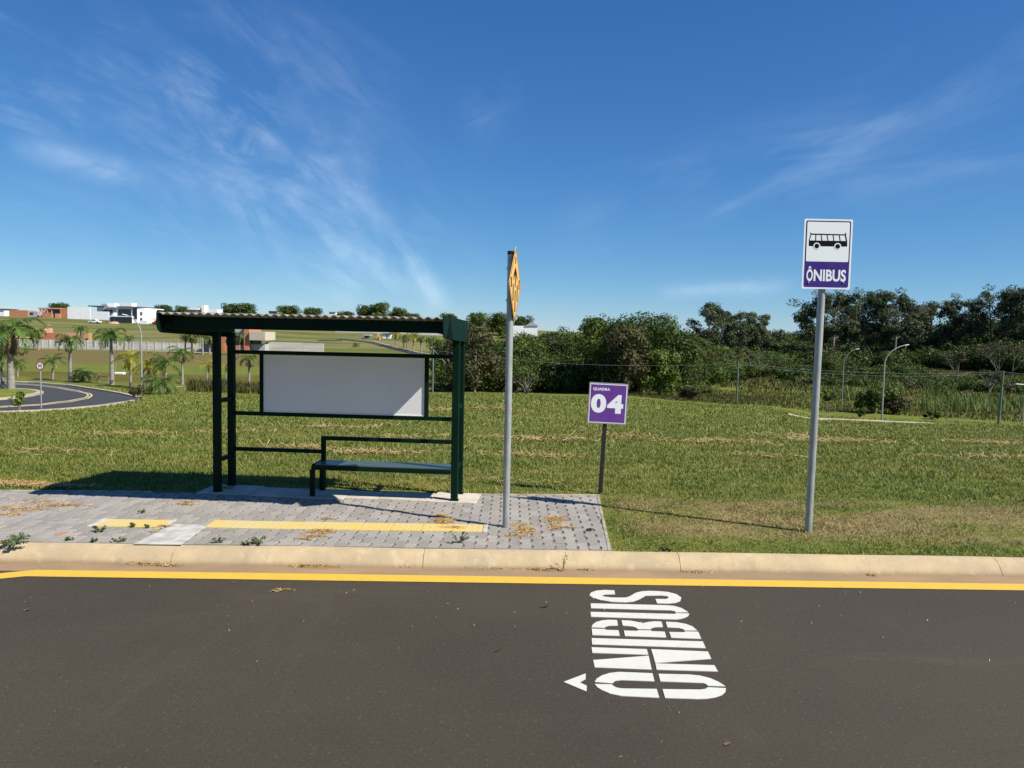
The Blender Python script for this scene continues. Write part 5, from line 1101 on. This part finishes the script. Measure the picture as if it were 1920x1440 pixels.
straws('straw_litter', 'straw heap over the middle of the yellow tiles', [cell(605, 997, .12, .08, 3), cell(590, 1006, .12, .05, 1.4), cell(613, 973, .08, .04, .7), cell(572, 1012, .08, .03, .5)], 700, sd=4)
straws('straw_litter', 'wide straw scatter at the left end of the paving', [cell(30, 955, .35, .12, 3), cell(120, 948, .3, .07, 3), cell(70, 940, .3, .10, 1), cell(20, 965, .2, .05, 1)], 1300, sd=5)
straws('straw_litter', 'small straw wisp on the paving below the left shelter posts', [cell(345, 946, .14, .04, 2), cell(352, 942, .08, .03, 1)], 180, sd=6)
straws('straw_litter', 'small straw wisp lying beside the poured mortar patch', [cell(310, 988, .10, .04, 2), cell(290, 997, .05, .04, 1)], 180, sd=7)
straws('straw_litter', 'dry wisp caught between the left shelter posts', [cell(423, 917, .10, .06, 2)], 170, z0=.165, sd=8)
straws('straw_litter', 'straw in the gutter near the left end of the kerb', [cell(285, 1061, .16, .025, 2, 0), cell(265, 1059, .12, .02, 1, 0), cell(320, 1063, .1, .02, 1, 0)], 420, z0=.012, sd=9)
straws('straw_litter', 'straw in the gutter below the shelter bench', [cell(590, 1065, .22, .022, 2, 0), cell(570, 1064, .12, .02, 1, 0)], 330, z0=.012, sd=10)
straws('straw_litter', 'straw in the gutter left of the kerb joint', [cell(760, 1065, .10, .02, 1, 0)], 120, z0=.012, sd=11)
straws('straw_litter', 'longest line of straw in the gutter below the amber sign pole', [cell(870, 1066, .14, .02, 2, 0), cell(930, 1068, .3, .012, 2, 0), cell(1020, 1071, .14, .02, 2, 0)], 620, z0=.012, sd=12)
straws('straw_litter', 'straw crumbs in the gutter at the middle kerb joint', [cell(1300, 1075, .12, .02, 1, 0), cell(1098, 1071, .08, .012, .6, 0)], 130, z0=.012, sd=13)
straws('straw_litter', 'tiny straw crumbs in the gutter below the bus stop sign', [cell(1635, 1081, .06, .012, 1, 0)], 40, z0=.012, sd=14)
straws('dirt_litter', 'fine straw crumbs thinly scattered over the asphalt near the yellow line', [(0, 5.9, 5.5, .75, 2.5), (0, 4.6, 4, 1.2, .5)], 130, L=.016, z0=.001, sd=15, w=.003)
straws('straw_litter', 'broken dry weed lying on the asphalt left of the centre', [cell(520, 1108, .035, .02, 3, 0), cell(535, 1107, .07, .006, 1, 0)], 110, L=.04, z0=.001, sd=16, w=.006)
# cut hay on the lawn
straws('straw_litter', 'bare reddish straw patch along the lawn edge at far left', [cell(95, 913, .5, .10, 3), cell(30, 908, .4, .1, 2)], 1500, L=.07, z0=.17, sd=17, w=.006)
def dead_leaf(px, py, s, lab, rz=0.0, z=.002, m=None):
    p = on(px, py, z); mb = MB(); n = 6; vs = []
    for k in range(n + 1):
        u = -1 + 2 * k / n; w_ = .45 * (1 - u * u) ** .7 + .02; c_ = .16 * sin(u * 2.2)
        for sgn in (-1, 0, 1): vs.append((u * s, sgn * w_ * s, (.10 + c_ + .22 * abs(sgn)) * s))
    fs = [(3 * k + j, 3 * k + 3 + j, 3 * k + 4 + j, 3 * k + 1 + j) for k in range(n) for j in (0, 1)]
    mb.add(vs, fs); o = mb.build('dead_leaf', m or M_DEAD, loc=p, smooth=True); o.rotation_euler.z = rz; tag(o, lab, 'leaf')
M_DKLEAF = mat('dark_blot_leaf', (.03, .025, .02), (.05, .04, .03), 30, .8)
dead_leaf(1364, 1396, .022, 'single pale brown leaf at the bottom of the asphalt', .2); dead_leaf(934, 1220, .028, 'dark curled leaf in the middle of the asphalt', .5, m=M_DKLEAF); dead_leaf(1021, 1139, .030, 'dark flat leaf on the asphalt left of the white lettering', .05, m=M_DKLEAF)
dead_leaf(440, 1093, .02, 'small brown leaf scrap just below the yellow line', .3); dead_leaf(50, 1145, .028, 'greyish leaf at the left of the asphalt', .1); dead_leaf(840, 1132, .010, 'tiny pale crumb on the asphalt below the yellow line', .1, m=M_PATCH)
def weed(px, py, w_, h_, lab, sd, z=.15, n=60, ls=.016, dry=0):
    r = np.random.default_rng(sd); p = on(px, py, z); t = empty('weed', p, 0, lab, 'weed', 'weeds in the paving joints'); mb = MB(); bl = []
    for k in range(7 if w_ > .08 else 4):
        a = r.random() * 2 * pi; q = w_ * (.4 + .6 * r.random()); hh = h_ * (.3 + .7 * r.random()); tip = Vector((cos(a) * q, sin(a) * q * .5, hh)); mb.tube([(0, 0, -.01), tip * .5 + Vector((0, 0, hh * .15)), tip], [.0022, .0018, .001], 4)
        for f in (.5, .8, 1.0): bl.append((tip.x * f, tip.y * f, tip.z * f + .004, w_ * .16, w_ * .16, .012, max(3, n // 20)))
    mb.build('stem', M_DEAD if dry else M_WEED, t); leaf_obj('foliage', bl, ls, M_WEED if not dry else L_BROWN, sd, t)
weed(20, 1022, .16, .045, 'spreading green weed at the kerb back edge at far left', 1, n=220); weed(38, 1012, .11, .05, 'second green weed right behind the far left one', 2, n=90); weed(187, 997, .09, .05, 'round weed on the blocks below the short yellow strip', 3, n=90)
weed(225, 1016, .07, .04, 'small weed at the kerb left of the mortar patch', 4, n=60); weed(128, 1013, .05, .03, 'tiny weed right of the red clay cap', 5, n=40); weed(178, 1016, .04, .025, 'tiny weed between two others at the kerb', 6, n=40)
weed(410, 1018, .06, .04, 'small weed at the kerb right of the mortar patch', 7, n=50); weed(488, 1020, .11, .06, 'larger weed at the kerb below the long yellow strip', 8, n=80); weed(462, 1021, .05, .03, 'low weed just left of the larger one at the kerb', 9, n=40)
weed(860, 1018, .11, .12, 'straggly dark weed at the kerb left of the amber sign pole', 10, n=110, ls=.012); weed(266, 962, .05, .03, 'tiny weed on the blocks above the short yellow strip', 11, n=40); weed(275, 990, .05, .03, 'tiny weed touching the short yellow strip', 12, n=40); weed(248, 988, .04, .03, 'tiny weed below the short yellow strip', 13, n=36)
weed(1055, 1071, .08, .22, 'tall dry weed growing out of the gutter', 14, z=.01, n=60, ls=.008, dry=1); weed(1103, 996, .04, .03, 'small reddish weed near the right end of the paving', 15, n=30, dry=1); weed(1245, 1032, .08, .03, 'dead stalk hanging over the kerb from the grass', 16, n=20, dry=1)

def hay():
    """mower rows of brown hay lying on the lawn"""
    r = np.random.default_rng(77); V = []; R = []; base = 0; Fq = []
    for px, py, w_, d_, n in ((690, 851, 1.1, .22, 900), (640, 803, 1.3, .3, 500), (760, 822, .8, .2, 260), (1010, 826, 1.6, .35, 700), (1000, 857, 1.0, .25, 420), (1345, 830, 1.6, .35, 520), (1560, 829, 1.8, .4, 800), (1520, 822, 1.0, .3, 300), (1850, 832, 1.4, .35, 520), (1165, 820, 1.3, .4, 420), (870, 768, 2.2, .6, 420), (940, 905, .6, .12, 120), (1860, 700 + 160, 1.2, .3, 260), (1440, 858, 1.0, .2, 260), (560, 842, .8, .2, 300), (440, 812, 1.0, .4, 300), (250, 815, 1.2, .4, 300), (90, 850, 1.2, .3, 300)):
        c = ghit(px, py, 9.0); 
        if c is None: continue
        n = int(n * .55); x = c.x + r.normal(0, .5, n) * w_; y = c.y + r.normal(0, .9, n) * d_ + .25 * d_ * np.sin(x * 2.7 + px); z = gz_arr(x, y) + .035 + .05 * r.random(n); k = c.y / 10; a = r.random(n) * 2 * pi; l = .045 * k * (.5 + r.random(n)); ww = .0045 * k; t = r.normal(0, .35, n) * l
        d = np.stack([np.cos(a) * l, np.sin(a) * l, t], -1); s_ = np.stack([-np.sin(a) * ww, np.cos(a) * ww, np.full(n, ww * .4)], -1); P = np.stack([x, y, z], -1)
        V.append(np.stack([P - d - s_, P - d + s_, P + d + s_, P + d - s_], 1).reshape(-1, 3)); R.append(np.repeat(r.random(n), 4))
    V = np.vstack(V); tag(npmesh('cut_hay', V, np.arange(len(V)).reshape(-1, 4), 4, M_HAY, rnd=np.concatenate(R)), 'brown rows of dried mown grass lying across the lawn', 'hay', kind='stuff')
M_HAY = mat('brown_hay', (.24, .16, .06), (.42, .33, .14), attr=True, rough=.8, trans=.15)
hay()
